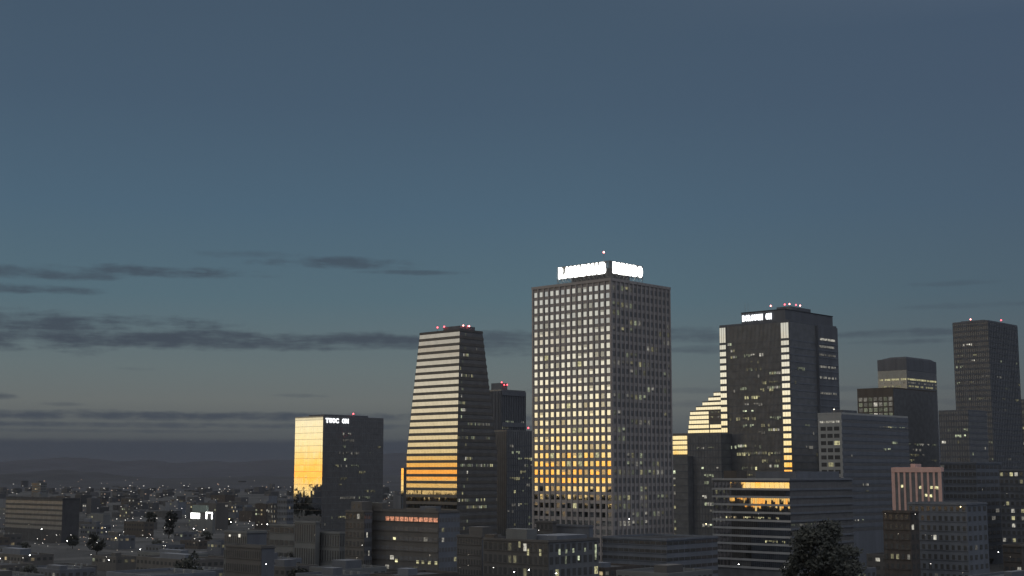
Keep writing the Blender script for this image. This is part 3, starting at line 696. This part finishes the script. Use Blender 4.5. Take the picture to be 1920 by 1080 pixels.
b = Bld('shoulder_block', 'dark block with lit windows against the left foot of the right-edge tower', 'office building', (1815, 768), 1760, 1850, 930, vis=885)
b.body(dull_glass, pm=dgrey)
fl = [b.H - 4 - 4 * k for k in range(20)]
b.lines('L', fl, 1.4, dgrey, .12); b.vlines('L', 12, .35, dgrey, .25); b.lines('R', fl, 1.4, dgrey, .12)
b.lit('L', 50, 8, b.H - 5, run=5, lv=(0, 1, 1, 2, 3), cw=1.6); b.lit('R', 14, 8, b.H - 5, run=4, lv=(0, 1, 2)); b.done('lit_window')
b = Bld('edge_block', 'dark block cut by the right edge of the picture behind the tall tower', 'office building', (1935, 748), 1905, 2010, 1080)
b.body(dull_glass, pm=dgrey); b.lines('L', [b.H - 4 - 4 * k for k in range(24)], 1.4, dgrey, .12); b.lit('L', 14, 10, b.H - 8, run=3, lv=(0, 1, 2)); b.done('lit_window')

# ------------------------------------------------------------------ P  pink building
b = Bld('pink_pillared_building', 'pink stone building with nine slim pillars between dark glass bays', 'office building', (1762, 876), 1674, 1768, 640, vis=950)
b.body(black_panel, parapet=1.2, pm=pink)
L_ = b.L; mb = MB(); n = 8
mb2 = MB(); b.fbox(mb2, 'L', -.7, L_ + .7, b.H - 2.3, b.H - .1, .0, .42); mb2.build('cornice', pink, b.o)
for k in range(n + 1):
    c = L_ * k / n; wdt = .5 if 0 < k < n else .95; m1 = MB(); b.fbox(m1, 'L', max(-.7, c - wdt), min(L_ + .7, c + wdt), 0, b.H - 2.3, .0, .3); m1.build('pillar', pink, b.o)
b.lines('R', [b.H - 2], 1.8, pink, .4, name='cornice')
b.roofbox(2, 8, L_ * .56, L_ * .66, 1.6, pink, 'stair_head')
for px, py in ((1692, 912), (1726, 914), (1747, 914), (1755, 914), (1737, 929), (1746, 930), (1758, 915)):
    t = b.sL(px, py); z = b.z(py); b.window('L', t - .55, t + .55, z - .6, z + .6, LIT['yellow', 4], .3, 0, pr=9)
for k in range(10): 
    mz = b.H - 5 - 3.9 * k
    if mz > 3: b.lines('L', [mz], .25, black_panel, .1, name='floor_joints')
b.done('lit_window')
# ------------------------------------------------------------------ mid-rise blocks
def midrise(name, label, near, xl, xr, D, m, cL, cR, fh=3.8, lit=.04, vis=None, m2=None, wh=.5, wfrac=.6, glass=dark_glass, roof=roofm, top=1.6, boxes=(), arches=False, cornice=True, phi=None, pl=('yellow', 'neutral'), zmin=2, group=None, cat='building', bigpane=False):
    b = Bld(name, label, cat, near, xl, xr, D, phi=phi, vis=vis, group=group)
    b.body(m, roof=roof)
    if m2:
        mb = MB(); b.fbox(mb, 'R', .3, b.W, 0, b.H - 1, 0, .05); mb.build('side_wall', m2, b.o)
    if cornice: 
        mb = MB(); b.fbox(mb, 'L', -.35, b.L + .3, b.H - .9, b.H - .45, 0, .35); b.fbox(mb, 'R', -.3, b.W + .3, b.H - .9, b.H - .45, 0, .3); mb.build('cornice', m, b.o)
    for face, nc in (('L', cL), ('R', cR)):
        if not nc: continue
        cs = b.ln(face) / nc; nr = int((b.H - top - zmin) / fh)
        for r_ in range(nr):
            for k in range(nc):
                z1 = b.H - top - fh * r_; t0 = cs * (k + .5 - wfrac / 2); t1 = cs * (k + .5 + wfrac / 2)
                mm = glass
                if R.random() < lit: mm = LIT[R.choice(pl), R.choice((0, 1, 2, 2, 3))]
                b.window(face, t0, t1, z1 - fh * wh, z1, mm, .10, .002, pr=3 - r_ * .1 + (3 if mm is not glass else 0))
        if face == 'L':
            mb = MB()
            for r_ in range(nr): z1 = b.H - top - fh * r_; b.fbox(mb, face, .2, b.ln(face) - .2, z1 - fh * wh - .28, z1 - fh * wh - .05, 0, .28)
            if nr: mb.build('sills', m, b.o)
    for (x0, x1, y0, y1, h, mm) in boxes: b.roofbox(b.W * x0, b.W * x1, b.L * y0, b.L * y1, h, mm, 'plant_room')
    return b
b = midrise('stone_tower_block', 'stone block topped by a small square turret, left of the pink-lit wing', (683, 957), 648, 698, 620, cream, 5, 4, fh=4.0, wh=.55, vis=1048, m2=dgrey)
zt_ = b.z(941) - b.H; o_ = b.roofbox(1, 7, b.L * .22, b.L * .80, zt_, cream, 'turret')
for k in (0, 1):
    mb = MB(); t = b.L * (.38 + .25 * k); mb.box(.93, .97, t - .35, t + .35, b.H + .9, b.H + 2.6); mb.build('turret_window', dark_glass, o_)
b.done()
b = midrise('stone_office_block', 'stone office block whose top row of windows glows pink, near lower centre', (822, 958), 689, 862, 600, cream, 15, 7, fh=4.2, wh=.42, wfrac=.78, lit=.03, vis=1062, m2=slate, top=3.0, glass=mirror_low,
            boxes=((.05, .3, .8, .97, 2.8, cream), (.5, .8, .2, .4, 1.6, dgrey), (.05, .2, .05, .2, 1.0, cream)))
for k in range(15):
    if k < 11: b.window('L', b.L / 15 * (k + .1), b.L / 15 * (k + .92), b.H - 3.0 - 1.8, b.H - 3.0, mat('painted sunset reflection', (.1, .1, .1), .4, emit=(1, .40, .22), estr=.62), .16, .002, pr=20)  # rosy emission paints a sunset reflection into these panes
for px, l in ((786, 3), (796, 2), (808, 3), (824, 3), (746, 4)): 
    t = max(.3, b.sL(px, 1056)); b.window('L', t, t + 1.6, b.z(1059), b.z(1053), LIT['yellow', l], .2, 0, pr=20)
t = b.sL(740, 1014); b.window('L', t - .8, t + .8, b.z(1016), b.z(1011), LIT['yellow', 4], .2, 0, pr=20)
b.done()
b = midrise('columned_hall', 'small white building with tall slim columns left of the turreted block', (592, 978), 553, 600, 660, conc2, 9, 0, fh=11, wh=.72, wfrac=.5, vis=1016, lit=0, roof=roofl); b.done()
b = midrise('white_annex', 'long low white wing beside the small columned hall', (637, 998), 590, 650, 655, conc2, 10, 3, fh=7, wh=.7, wfrac=.45, vis=1022, lit=.06, roof=roofm); b.done()
b = midrise('flat_pavilion', 'pale flat-roofed low building just left of the columned hall', (552, 984), 506, 562, 680, conc2, 5, 1, fh=6, wh=.4, wfrac=.85, vis=1010, roof=roofm, lit=0); b.done()
b = midrise('columned_office', 'grey office with a white-lit colonnade on its top storey, lower left of centre', (463, 996), 421, 500, 540, conc2, 11, 0, fh=5.5, wh=.62, wfrac=.5, vis=1080, m2=dgrey, roof=roofm, lit=0, top=2.0)
t = b.sL(450, 1005); b.window('L', t - .5, t + .8, b.z(1008), b.z(1002), LIT['neutral', 4], .2, 0, pr=20); t = b.sL(432, 1006); b.window('L', t - .3, t + .7, b.z(1008), b.z(1004), LIT['neutral', 4], .2, 0, pr=20); b.done()
b = midrise('columned_office_wing', 'lower wing of the grey colonnaded office, nearer the bottom edge', (490, 1024), 424, 515, 520, conc, 16, 0, fh=5.0, wh=.55, wfrac=.5, vis=1080, m2=dgrey, lit=0, top=2.0, roof=roofm); b.done()
b = midrise('grey_block', 'dim grey block with a raised left core under the finned tower', (903, 1004), 857, 940, 560, conc, 9, 4, fh=4, wh=.5, wfrac=.35, vis=1075, m2=dgrey, lit=.03, boxes=((.1, .6, .05, .6, 3.2, conc),)); b.done()
b = midrise('corner_office', 'grey corner office with yellow windows below the tallest tower', (1028, 1013), 906, 1122, 520, conc, 13, 9, fh=4.6, wh=.6, wfrac=.6, vis=1080, m2=black_panel, lit=.05, boxes=((.1, .3, .4, .72, 3.5, conc2), (.3, .9, .1, .5, 1.2, slate), (.02, .1, .85, .99, 1.2, tan)))
for px, py, l, hh in ((1048, 1036, 3, 2.2), (1061, 1036, 2, 1.5), (1074, 1035, 3, 1.5), (1096, 1035, 2, 1.5), (1116, 1035, 3, 3.6), (1116, 1049, 2, 2.6), (1060, 1052, 1, 3), (1084, 1050, 4, 1.6)):
    t = b.sR(px, py); b.window('R', t - .4, t + .6, b.z(py) - hh / 2, b.z(py) + hh / 2, LIT['greenish', l], .2, 0, pr=20)
for px, py, l in ((975, 1023, 2), (991, 1037, 3), (1014, 1037, 3)):
    t = b.sL(px, py); b.window('L', t - .4, t + .6, b.z(py) - 1.2, b.z(py) + 1.2, LIT['yellow', l], .2, 0, pr=20)
b.done()
b = midrise('roof_annex', 'plain dark box building hiding the foot of the tallest tower', (1104, 985), 1036, 1112, 620, dgrey, 0, 0, vis=1010, m2=slate); b.done()
b = midrise('roof_annex', 'narrow grey building at the lower left foot of the tallest tower', (1036, 977), 1005, 1043, 625, conc, 4, 0, fh=4, wh=.5, vis=1010, lit=.05); b.done()
b = midrise('parking_deck', 'wide dark parking deck below and right of the tallest tower', (1250, 1010), 1130, 1345, 600, slate, 12, 9, fh=3.4, wh=.4, wfrac=.9, lit=.0, top=1.4, roof=roofm, vis=1012); b.done()
b = midrise('slate_block', 'blue-grey block hiding the foot of the pink pillared building', (1812, 943), 1702, 1850, 585, slate, 10, 4, fh=4, wh=.5, wfrac=.5, vis=1015, lit=.03, pl=('neutral',)); b.done()
b = midrise('brown_block', 'brown block at the lower left foot of the pink pillared building', (1706, 958), 1655, 1722, 575, brick, 5, 2, fh=4, wh=.5, wfrac=.5, vis=1010, lit=.08); b.done()
b = midrise('white_columned_block', 'pale columned block with lit ground windows at the lower right', (1826, 1033), 1738, 1850, 590, conc2, 12, 3, fh=4.2, wh=.65, wfrac=.6, vis=1058, lit=.05, roof=roofl); b.done()
b = midrise('tan_block', 'tan block low in the right-hand corner of the picture', (1915, 1022), 1880, 1990, 620, tan, 3, 4, fh=4, wh=.4, vis=1050, lit=.04, roof=roofl); b.done()
b = midrise('grey_office', 'blue-grey office with faint floor lines right of the pink pillared building', (1830, 866), 1763, 1878, 760, slate, 9, 6, fh=4, wh=.5, wfrac=.8, vis=960, lit=.03, pl=('neutral',)); b.done()
b = midrise('grey_office', 'grey-green office with speckled lights at the right edge under the tall tower', (1985, 880), 1873, 2050, 720, dgrey, 12, 4, fh=3.8, wh=.5, wfrac=.6, vis=985, lit=.2, pl=('neutral', 'yellow')); b.done()
b = midrise('slate_office', 'dark office directly behind the right half of the white-striped building', (1625, 897), 1560, 1672, 800, dgrey, 8, 7, fh=3.9, wh=.5, wfrac=.7, vis=985, lit=.12, pl=('neutral',)); b.done()
b = midrise('striped_hospital', 'broad dim building with thin horizontal stripes at the far left', (118, 934), 12, 150, 1000, mat('far dark wall', (.085, .085, .09), .9), 0, 0, vis=985, lit=0, roof=roofm)
b.lines('L', [b.H - 2 - 3.6 * k for k in range(6)], 1.0, mat('dim stripe', (.115, .115, .115), .9), .3, name='floor_stripes'); b.bands('L', [b.H - 4.5 - 3.6 * k for k in range(6)], 2.3, dull_glass, pane_w=3); b.done()
b = midrise('lit_store', 'shop building with a brilliant white shopfront on the left side of town', (399, 961), 357, 404, 1150, conc2, 0, 0, vis=975, lit=0, roof=roofm)
litm = mat('shop interior light', (.8, .8, .8), emit=(.97, 1, .93), estr=8.5)
z0, z1 = b.z(973), b.z(963)
t0, t1 = b.sL(375, 968), b.sL(358, 968)
mb = MB()
for k in range(6): b.pane(mb, 'L', t0 + (t1 - t0) * k / 6 + .1, t0 + (t1 - t0) * (k + 1) / 6 - .1, z0, z1, .3)
mb.build('shopfront', litm, b.o)
mb = MB(); ta, tb = b.sL(398.5, 966), b.sL(387, 966); b.fbox(mb, 'L', ta, ta + .9, z0, z1 + 1, .1, .4); b.fbox(mb, 'L', tb - .9, tb, z0, z1 + 1, .1, .4); b.fbox(mb, 'L', ta, tb, z1 + .3, z1 + 1, .1, .4); mb.build('lit_gateway', litm, b.o)
b.roofbox(2, b.W - 1, b.sL(387, 955), b.L - .3, b.z(948) - b.H, mat('pale green cladding', (.26, .32, .30), .8), 'upper_storey'); b.done()
for i, (x0, x1, y0, lb) in enumerate(((502, 519, 944, 'slim pinkish apartment tower speckled with lights, left of the golden mirrored tower'), (425, 455, 947, 'mid-height block speckled with lights beyond the grey colonnaded office'), (155, 190, 945, 'small lit block on the rise at the far left, beyond the stripes'), (520, 551, 935, 'dim slab against the foot of the golden mirrored tower'), (228, 262, 935, 'pale squarish block left of the white shopfront'), (60, 88, 905, 'hill-foot block with a pale roof at far left'))):
    b = midrise('apartment_block', lb, (x0 + (x1 - x0) * .6, y0), x0, x1, (1150, 1500, 1700, 1000, 1800, 2300)[i], (conc, dgrey, dgrey, slate, conc, conc2)[i], 6, 4, fh=4, wh=.45, lit=(.3, .3, .4, .04, .15, .1)[i], pl=('neutral', 'warm'), vis=985 if i in (0, 3) else None); b.done('window')

# ------------------------------------------------------------------ street lamps
ORD = ['first', 'second', 'third', 'fourth', 'fifth', 'sixth', 'seventh', 'eighth', 'ninth', 'tenth', 'eleventh', 'twelfth', 'thirteenth', 'fourteenth', 'fifteenth', 'sixteenth', 'seventeenth', 'eighteenth', 'nineteenth', 'twentieth'] + ['later'] * 30
ZONES = [(-99, 130, 'at the far left'), (130, 250, 'below the left hills'), (250, 352, 'left of the white shopfront'), (352, 420, 'under the white shopfront'), (420, 550, 'left of the golden mirrored tower'), (550, 690, 'below the golden mirrored tower'),
         (690, 860, 'below the tapering tower'), (860, 1000, 'below the finned dark tower'), (1000, 1150, 'below the tallest tower window grid'), (1150, 1335, 'below the tallest tower dark side'), (1335, 1490, 'below the white-striped building'), (1490, 1680, 'near the big dark tree'), (1680, 1800, 'below the pink pillared building'), (1800, 2050, 'at the lower right')]
def zone(px):
    for k, (a, b_, t) in enumerate(ZONES):
        if a <= px < b_: return k, t
    return len(ZONES) - 1, ZONES[-1][2]
LP = [(0, 1047, 2), (56, 1041, 2), (43, 1046, 1), (78, 992, 2), (70, 1010, 1), (80, 1018, 1), (106, 1003, 1), (112, 1003, 0), (126, 1014, 2), (133, 1003, 1), (136, 1008, 0), (182, 1017, 1), (171, 1040, 1), (199, 1044, 1), (204, 1050, 2), (197, 989, 1), (199, 997, 1), (232, 997, 1), (213, 986, 1),
      (219, 973, 1), (235, 975, 1), (54, 983, 0), (88, 1004, 0), (110, 1021, 0), (217, 1009, 3), (224, 1003, 1), (249, 972, 1), (264, 972, 1), (294, 972, 1), (318, 974, 1), (324, 974, 0), (332, 953, 0), (341, 953, 1), (348, 967, 1), (348, 970, 1), (363, 991, 2), (382, 993, 2), (309, 989, 1), (282, 1003, 1),
      (276, 1008, 1), (284, 1008, 0), (306, 1023, 1), (310, 1023, 1), (307, 1028, 0), (263, 1030, 2), (245, 1026, 0), (430, 973, 3), (433, 979, 2), (442, 979, 1), (466, 982, 1), (468, 977, 1), (474, 985, 1), (482, 984, 1), (491, 983, 1), (501, 983, 2), (414, 993, 0), (260, 959, 0), (322, 957, 0),
      (626, 972, 1), (646, 1042, 2), (669, 1046, 0), (686, 1052, 1), (499, 1058, 2), (679, 1022, 1), (1180, 973, 2), (1324, 982, 3), (1298, 1023, 2), (1192, 1039, 2), (1134, 1019, 1), (1151, 1016, 2), (1162, 1016, 2), (1207, 1014, 1), (1295, 1035, 1), (1160, 1048, 1), (1148, 1048, 1), (1190, 1054, 1), (1471, 1063, 2), (1385, 1058, 2),
      (939, 989, 2), (1010, 994, 1), (964, 1072, 2), (992, 1068, 2), (1043, 1075, 2), (878, 1040, 0), (878, 1060, 0), (925, 1064, 1), (806, 1041, 0), (862, 1064, 0), (1872, 1035, 2), (1730, 1053, 1), (1745, 1057, 1), (1795, 1058, 1), (1780, 1058, 1), (1805, 1074, 0), (1683, 951, 2), (1660, 963, 0), (1716, 964, 1), (1801, 950, 3), (1735, 1003, 0), (1603, 975, 1),
      (1606, 996, 0), (1620, 1001, 0), (1637, 1001, 0), (1600, 1025, 1), (1684, 1001, 0), (1747, 1004, 0), (1815, 1020, 0), (1894, 1044, 0), (1666, 1010, 0), (1842, 918, 0), (1888, 925, 0), (1883, 947, 0), (20, 985, 0), (150, 990, 0), (160, 1008, 0), (365, 1010, 1), (396, 1030, 0), (590, 1003, 0), (30, 1063, 0), (140, 1060, 0), (249, 1075, 3)]
def make_lamp(m):
    r = empty('street_lamp', (0, 0, 0))
    MB().cyl((0, 0, 0), (0, 0, 8.6), .14, .08, 6).cyl((0, 0, 8.6), (0, -1.3, 9.0), .07, .06, 5).build('post', pole_m, r)
    h = MB().box(-.28, .28, -1.9, -1.0, 9.0, 9.18).build('lamp_head', pole_m, r)
    MB().cyl((0, -1.45, 8.45), (0, -1.45, 8.98), .42, .30, 8).build('lens', m, h)
    return r
protos = {}
LAMPS = []
for i, (px, py, kk) in enumerate(sorted(LP)):
    z = 8.8; D = (CAMZ - z) / ((py - HOR) / F) / (1 + 0 * px)
    on_bld = None
    for (xl, xr, yt, yb, DD) in VIS:      # lamps that would hide behind a block stand in front of it
        if xl - 1 < px < xr + 1 and yt < py < yb and DD < D + 30: D = min(D, DD - 14)
    P = at(px, py, D); zz = P.z
    m = (lampd, lampw, lampb, lampy)[kk]
    if kk not in protos: protos[kk] = make_lamp(m); r = protos[kk]
    else: r = copy_tree(protos[kk])
    s_ = {0: .20, 1: .30, 2: .50, 3: .52}[kk] * max(.8, D / 900)
    LAMPS.append((px, py, D, r, kk, zz, P, s_))
for (px, py, D, r, kk, zz, P, s_) in LAMPS:
    r.location = (P.x, D + 1.45 * s_, 0); r.scale = (s_, s_, s_)
    for ch in r.children:
        if ch.name.startswith('post'): ch.scale[2] = max(.2, zz / (8.75 * s_))
        else: ch.location[2] = zz / s_ - 8.75
zc = {}
for (px, py, D, r, kk, zz, P, s_) in sorted(LAMPS, key=lambda a: (a[0], a[1])):
    k, t = zone(px); zc.setdefault((k, kk), []).append((r, t))
for (k, kk), lst in zc.items():
    for i, (r, t) in enumerate(lst):
        nm = ('dim pale', 'small white', 'bright white', 'amber')[kk]
        tag(r, '%s street lamp %s, %s of those from the left' % (nm, t, ORD[i]) if len(lst) > 1 else '%s street lamp %s, the only such one' % (nm, t), 'street lamp', 'street lamps lit at dusk')

# ------------------------------------------------------------------ trees
def make_tree(seed, h, rad, n=1500):
    rr = random.Random(seed); r = empty('broadleaf_tree', (0, 0, 0))
    t = MB().cyl((0, 0, 0), (0, 0, h * .5), h * .03, h * .016, 8)
    for k in range(7):
        a = rr.random() * 6.28; t.cyl((0, 0, h * rr.uniform(.25, .48)), (math.cos(a) * rad * .6, math.sin(a) * rad * .6, h * rr.uniform(.55, .8)), h * .012, h * .004, 5)
    t.build('trunk', bark, r)
    mb = MB(); cl_ = []
    for k in range(34 if n < 5000 else 90):
        a = rr.random() * 6.28; q = rr.random() ** .5; zc_ = rr.uniform(-1, 1); rw = math.sqrt(max(.05, 1 - zc_ * zc_))
        cl_.append((math.cos(a) * q * rw * rad, math.sin(a) * q * rw * rad, h * .62 + zc_ * h * .34, rr.uniform(.16, .34) * rad))
    for k in range(n):
        c = rr.choice(cl_); d = Vector((rr.gauss(0, 1), rr.gauss(0, 1), rr.gauss(0, .8))).normalized() * c[3] * rr.uniform(.5, 1.15)
        p_ = Vector(c[:3]) + d; s_ = (rad * rr.uniform(.04, .085)) * (.62 if n > 5000 else 1); u = Vector((rr.gauss(0, 1), rr.gauss(0, 1), rr.gauss(0, 1))).normalized(); v = u.orthogonal().normalized()
        mb.quad(p_ - u * s_ - v * s_ * .6, p_ + u * s_ - v * s_ * .6, p_ + u * s_ + v * s_ * .6, p_ - u * s_ + v * s_ * .6)
    mb.build('crown', leaf, r); return r
tp = [make_tree(s_, 12, 5.5) for s_ in (1, 2, 3)]
def pt_tree(px, D): return Vector(((px - 960) / F * D * cp, D, 0))
big = make_tree(11, 36, 10.0, 11000); P = at(1545, 1030, 400); big.location = (P.x, 400, 0); tag(big, 'big dark round-crowned tree in front of the white-striped building', 'tree')
VIS.append((1490, 1600, 985, 1080, 400)); FOOT.append((P.x, 400, 12))

# ------------------------------------------------------------------ filler blocks of the low town
def hid(xa, xb, ya, D):
    for (xl, xr, yt, yb, DD) in VIS:
        if xb > xl - 2 and xa < xr + 2 and ya < yb and D < DD + 5: return True
    for (px, py, DL, *_r) in LAMPS:
        if xa - 2 < px < xb + 2 and ya - 3 < py and D < DL + 8 and py < HOR + CAMZ * F / D + 4: return True
    return False
fill = []; tries = 0
wm = [conc, dgrey, slate, brick, cream, tan, dgrey, conc2]
wn = {'warm grey concrete': 'grey', 'dark grey cladding': 'dark', 'blue grey cladding': 'blue-grey', 'brown brick': 'brown brick', 'cream render': 'cream', 'tan stone': 'tan', 'pale concrete': 'pale'}
while len(fill) < 230 and tries < 20000:
    tries += 1
    D = R.choice((R.uniform(430, 800), R.uniform(600, 1400), R.uniform(900, 2200))); px = R.uniform(-30, 1950); H_ = R.uniform(5, 16) if R.random() < .75 else R.uniform(14, 28)
    if px > 1330: H_ *= 1.15
    Lm, Wm = (R.uniform(12, 34), R.uniform(12, 30)) if px > 420 or D < 750 else (R.uniform(9, 22), R.uniform(9, 20)); H_ *= 1 if px > 420 else .8; cx = (px - 960) / F * D
    if any(math.hypot(cx - a, D + 14 - b_) < c + max(Lm, Wm) * .62 for a, b_, c in FOOT): continue
    ytop = HOR + (CAMZ - H_) * F / D
    xl = px - Lm * .74 / D * F; xr = px + Wm * .7 / D * F
    if ytop > 1085 or hid(xl, xr, ytop, D): continue
    m_ = R.choice(wm); k, t = zone(px)
    b = Bld('town_building', None, 'building', (px, ytop), xl, xr, D, group='low buildings of the town')
    b.body(m_, roof=R.choice((roofm, roofm, roofl)))
    nL = int(b.L / 3.2); nR = int(b.W / 3.2); nf = max(1, int((b.H - 1.5) / 3.5)); lp = R.choice((.04, .08, .15, .28)); cnt = 0
    for face, nn in (('L', nL), ('R', nR)):
        cs = b.ln(face) / max(1, nn)
        for f_ in range(nf):
            for q_ in range(nn):
                lit_ = R.random() < lp
                if not lit_ and (D > 1200): continue
                z1 = b.H - 1.6 - f_ * 3.5
                if z1 < 2: continue
                b.window(face, cs * (q_ + .22), cs * (q_ + .78), z1 - 1.5, z1, LIT[R.choice(('yellow', 'neutral', 'warm', 'greenish')), R.choice((0, 1, 1, 2, 3))] if lit_ else dark_glass, .08, 0, pr=2 if lit_ else 1)
    b.win.sort(key=lambda a: -a[0]); b.win = b.win[:40]
    if R.random() < .7: b.roofbox(b.W * .2, b.W * R.uniform(.35, .6), b.L * .2, b.L * R.uniform(.35, .7), R.uniform(1.2, 2.8), R.choice((dgrey, conc, slate)))
    if R.random() < .4:
        v_ = MB()
        for q_ in range(3): v_.cyl((b.W * .8, b.L * (.2 + .2 * q_), b.H - .8), (b.W * .8, b.L * (.2 + .2 * q_), b.H + .5), .5, .5, 8)
        v_.build('roof_vents', metal, b.o)
    b.done('window'); fill.append((k, t, m_, D, b))
zc = {}
for k, t, m_, D, b in fill: zc.setdefault((k, m_.name), []).append((D, t, b, m_))
for (k, mn), lst in zc.items():
    lst.sort(key=lambda a: a[0])
    for i, (D, t, b, m_) in enumerate(lst):
        pos = 'nearest' if i == 0 else ORD[i] + ' nearest'
        tag(b.o, '%s flat-roofed %s %s, %s such' % (wn[mn], 'low building' if b.H < 14 else 'taller building', t, pos) if len(lst) > 1 else '%s flat-roofed %s %s, the only such' % (wn[mn], 'low building' if b.H < 14 else 'taller building', t))
# town trees
tl = []; tries = 0; first = 0
while len(tl) < 90 and tries < 6000:
    tries += 1; D = R.uniform(470, 1300); px = R.uniform(-10, 1930); cx = (px - 960) / F * D; s_ = R.uniform(.6, 1.25)
    if any(math.hypot(cx - a, D - b_) < c + 3 for a, b_, c in FOOT): continue
    hw = 5.5 * s_ / D * F; yt = HOR + (CAMZ - 12 * s_) * F / D
    if yt > 1078 or hid(px - hw, px + hw, yt, D): continue
    r = tp[first] if first < 3 else copy_tree(tp[R.randint(0, 2)]); first += 1
    r.location = (cx, D, 0); r.scale = (s_, s_, s_ * R.uniform(.85, 1.2)); r.rotation_euler[2] = R.random() * 6; FOOT.append((cx, D, 4)); tl.append((zone(px), D, r))
zc = {}
for (k, t), D, r in tl: zc.setdefault(k, []).append((D, t, r))
for k, lst in zc.items():
    lst.sort(key=lambda a: a[0])
    for i, (D, t, r) in enumerate(lst): tag(r, 'dark leafy tree %s, %s' % (t, 'nearest to the bottom edge' if i == 0 else ORD[i] + ' nearest to the bottom edge') if len(lst) > 1 else 'dark leafy tree %s, alone there' % t, 'tree', 'trees among the low buildings')

# ------------------------------------------------------------------ far town: too many to count
mb = MB(); lm = [MB(), MB(), MB()]
rr = random.Random(5)
for k in range(900):
    D = rr.uniform(1500, 5000); px = rr.uniform(-60, 1960); x = (px - 960) / F * D
    if any(math.hypot(x - a, D - b_) < c + 12 for a, b_, c in FOOT): continue
    h = rr.uniform(4, 11) + (rr.random() < .06) * rr.uniform(5, 18); w_, l_ = rr.uniform(7, 20), rr.uniform(7, 20); a = PHI; i = len(mb.v)
    c_, s_ = math.cos(a), math.sin(a)
    P8 = [(x + u * w_ * c_ - v * l_ * s_, D + u * w_ * s_ + v * l_ * c_, z) for z in (0, h) for u, v in ((-.5, -.5), (.5, -.5), (.5, .5), (-.5, .5))]
    mb.hexa(P8)
tag(mb.build('far_town', mat('far town walls', (.10, .10, .105), .9, var=.5, vscale=.01)), kind='stuff')
for k in range(520):
    D = math.exp(rr.uniform(math.log(1500), math.log(4600))); px = rr.uniform(-20, 760) if rr.random() < .8 else rr.uniform(760, 1930); x = (px - 960) / F * D; z = rr.uniform(3, 12) + max(0, D - 3700) * .03 * rr.random()
    s_ = D / F * rr.choice((.45, .5, .6, .8)); lm[rr.choice((0, 0, 1, 1, 2))].box(x - s_, x + s_, D - s_, D + s_, z, z + s_ * 1.2)
for k in range(260):
    px = rr.uniform(-10, 560) if rr.random() < .75 else rr.uniform(560, 1920); D = rr.uniform(820, 1500); x = (px - 960) / F * D; z = rr.uniform(2.5, 7)
    if any(math.hypot(x - a, D - b_) < c - 2 for a, b_, c in FOOT): continue
    s_ = rr.uniform(.14, .26); lm[rr.choice((0, 1, 2))].box(x - s_, x + s_, D - s_, D + s_, z, z + s_ * 1.6)
mats = [mat('far lights pale', (.5, .5, .5), emit=(1, .95, .85), estr=9), mat('far lights dim', (.5, .5, .5), emit=(1, .80, .55), estr=.35), mat('far lights amber', (.5, .5, .5), emit=(1, .60, .35), estr=.6)]
MATS['far lights pale'].node_tree.nodes['Principled BSDF'].inputs['Emission Strength'].default_value = 1.0
for q_, m_ in zip(lm, mats): tag(q_.build('far_town_lights', m_), kind='stuff')

# ------------------------------------------------------------------ west of the frame: what the golden glass mirrors
mb = MB(); rr = random.Random(12)
for k in range(1900):
    x = -rr.uniform(750, 1740); y = rr.uniform(-500, 1700); h = rr.uniform(5, 15) * (1.9 if rr.random() < .05 else 1)
    rad = rr.uniform(4, 9); i = len(mb.v)
    for q_ in range(14):
        p_ = Vector((x + rr.gauss(0, rad * .5), y + rr.gauss(0, rad * .5), h * rr.uniform(.3, 1))); s_ = rr.uniform(1.5, 3.2)
        u = Vector((rr.gauss(0, 1), rr.gauss(0, 1), rr.gauss(0, 1))).normalized(); v = u.orthogonal().normalized(); mb.quad(p_ - u * s_ - v * s_, p_ + u * s_ - v * s_, p_ + u * s_ + v * s_, p_ - u * s_ + v * s_)
tag(mb.build('distant_woods', leaf), kind='stuff')
mb = MB()
for k in range(160):
    x = -rr.uniform(800, 1700); y = rr.uniform(-500, 1600); h = rr.uniform(5, 15) if rr.random() < .93 else rr.uniform(20, 38); w_ = rr.uniform(8, 22)
    mb.box(x, x + w_, y, y + w_, 0, h)
tag(mb.build('distant_suburb', dgrey), kind='stuff')

HZ = 2.6e-5
if HZ:
    hz = MB().box(-10100, 18000, -12100, 24000, -3, 178); ho = hz.build('haze', bpy.data.materials.new('dusk haze')); ho['kind'] = 'stuff'
    hm = ho.data.materials[0]; hm.use_nodes = True; hn = hm.node_tree.nodes; hn.clear(); pv = hn.new('ShaderNodeVolumePrincipled'); pv.inputs['Density'].default_value = HZ; pv.inputs['Color'].default_value = (.34, .35, .39, 1); pv.inputs['Anisotropy'].default_value = 0
    hout = hn.new('ShaderNodeOutputMaterial'); hm.node_tree.links.new(pv.outputs[0], hout.inputs['Volume'])
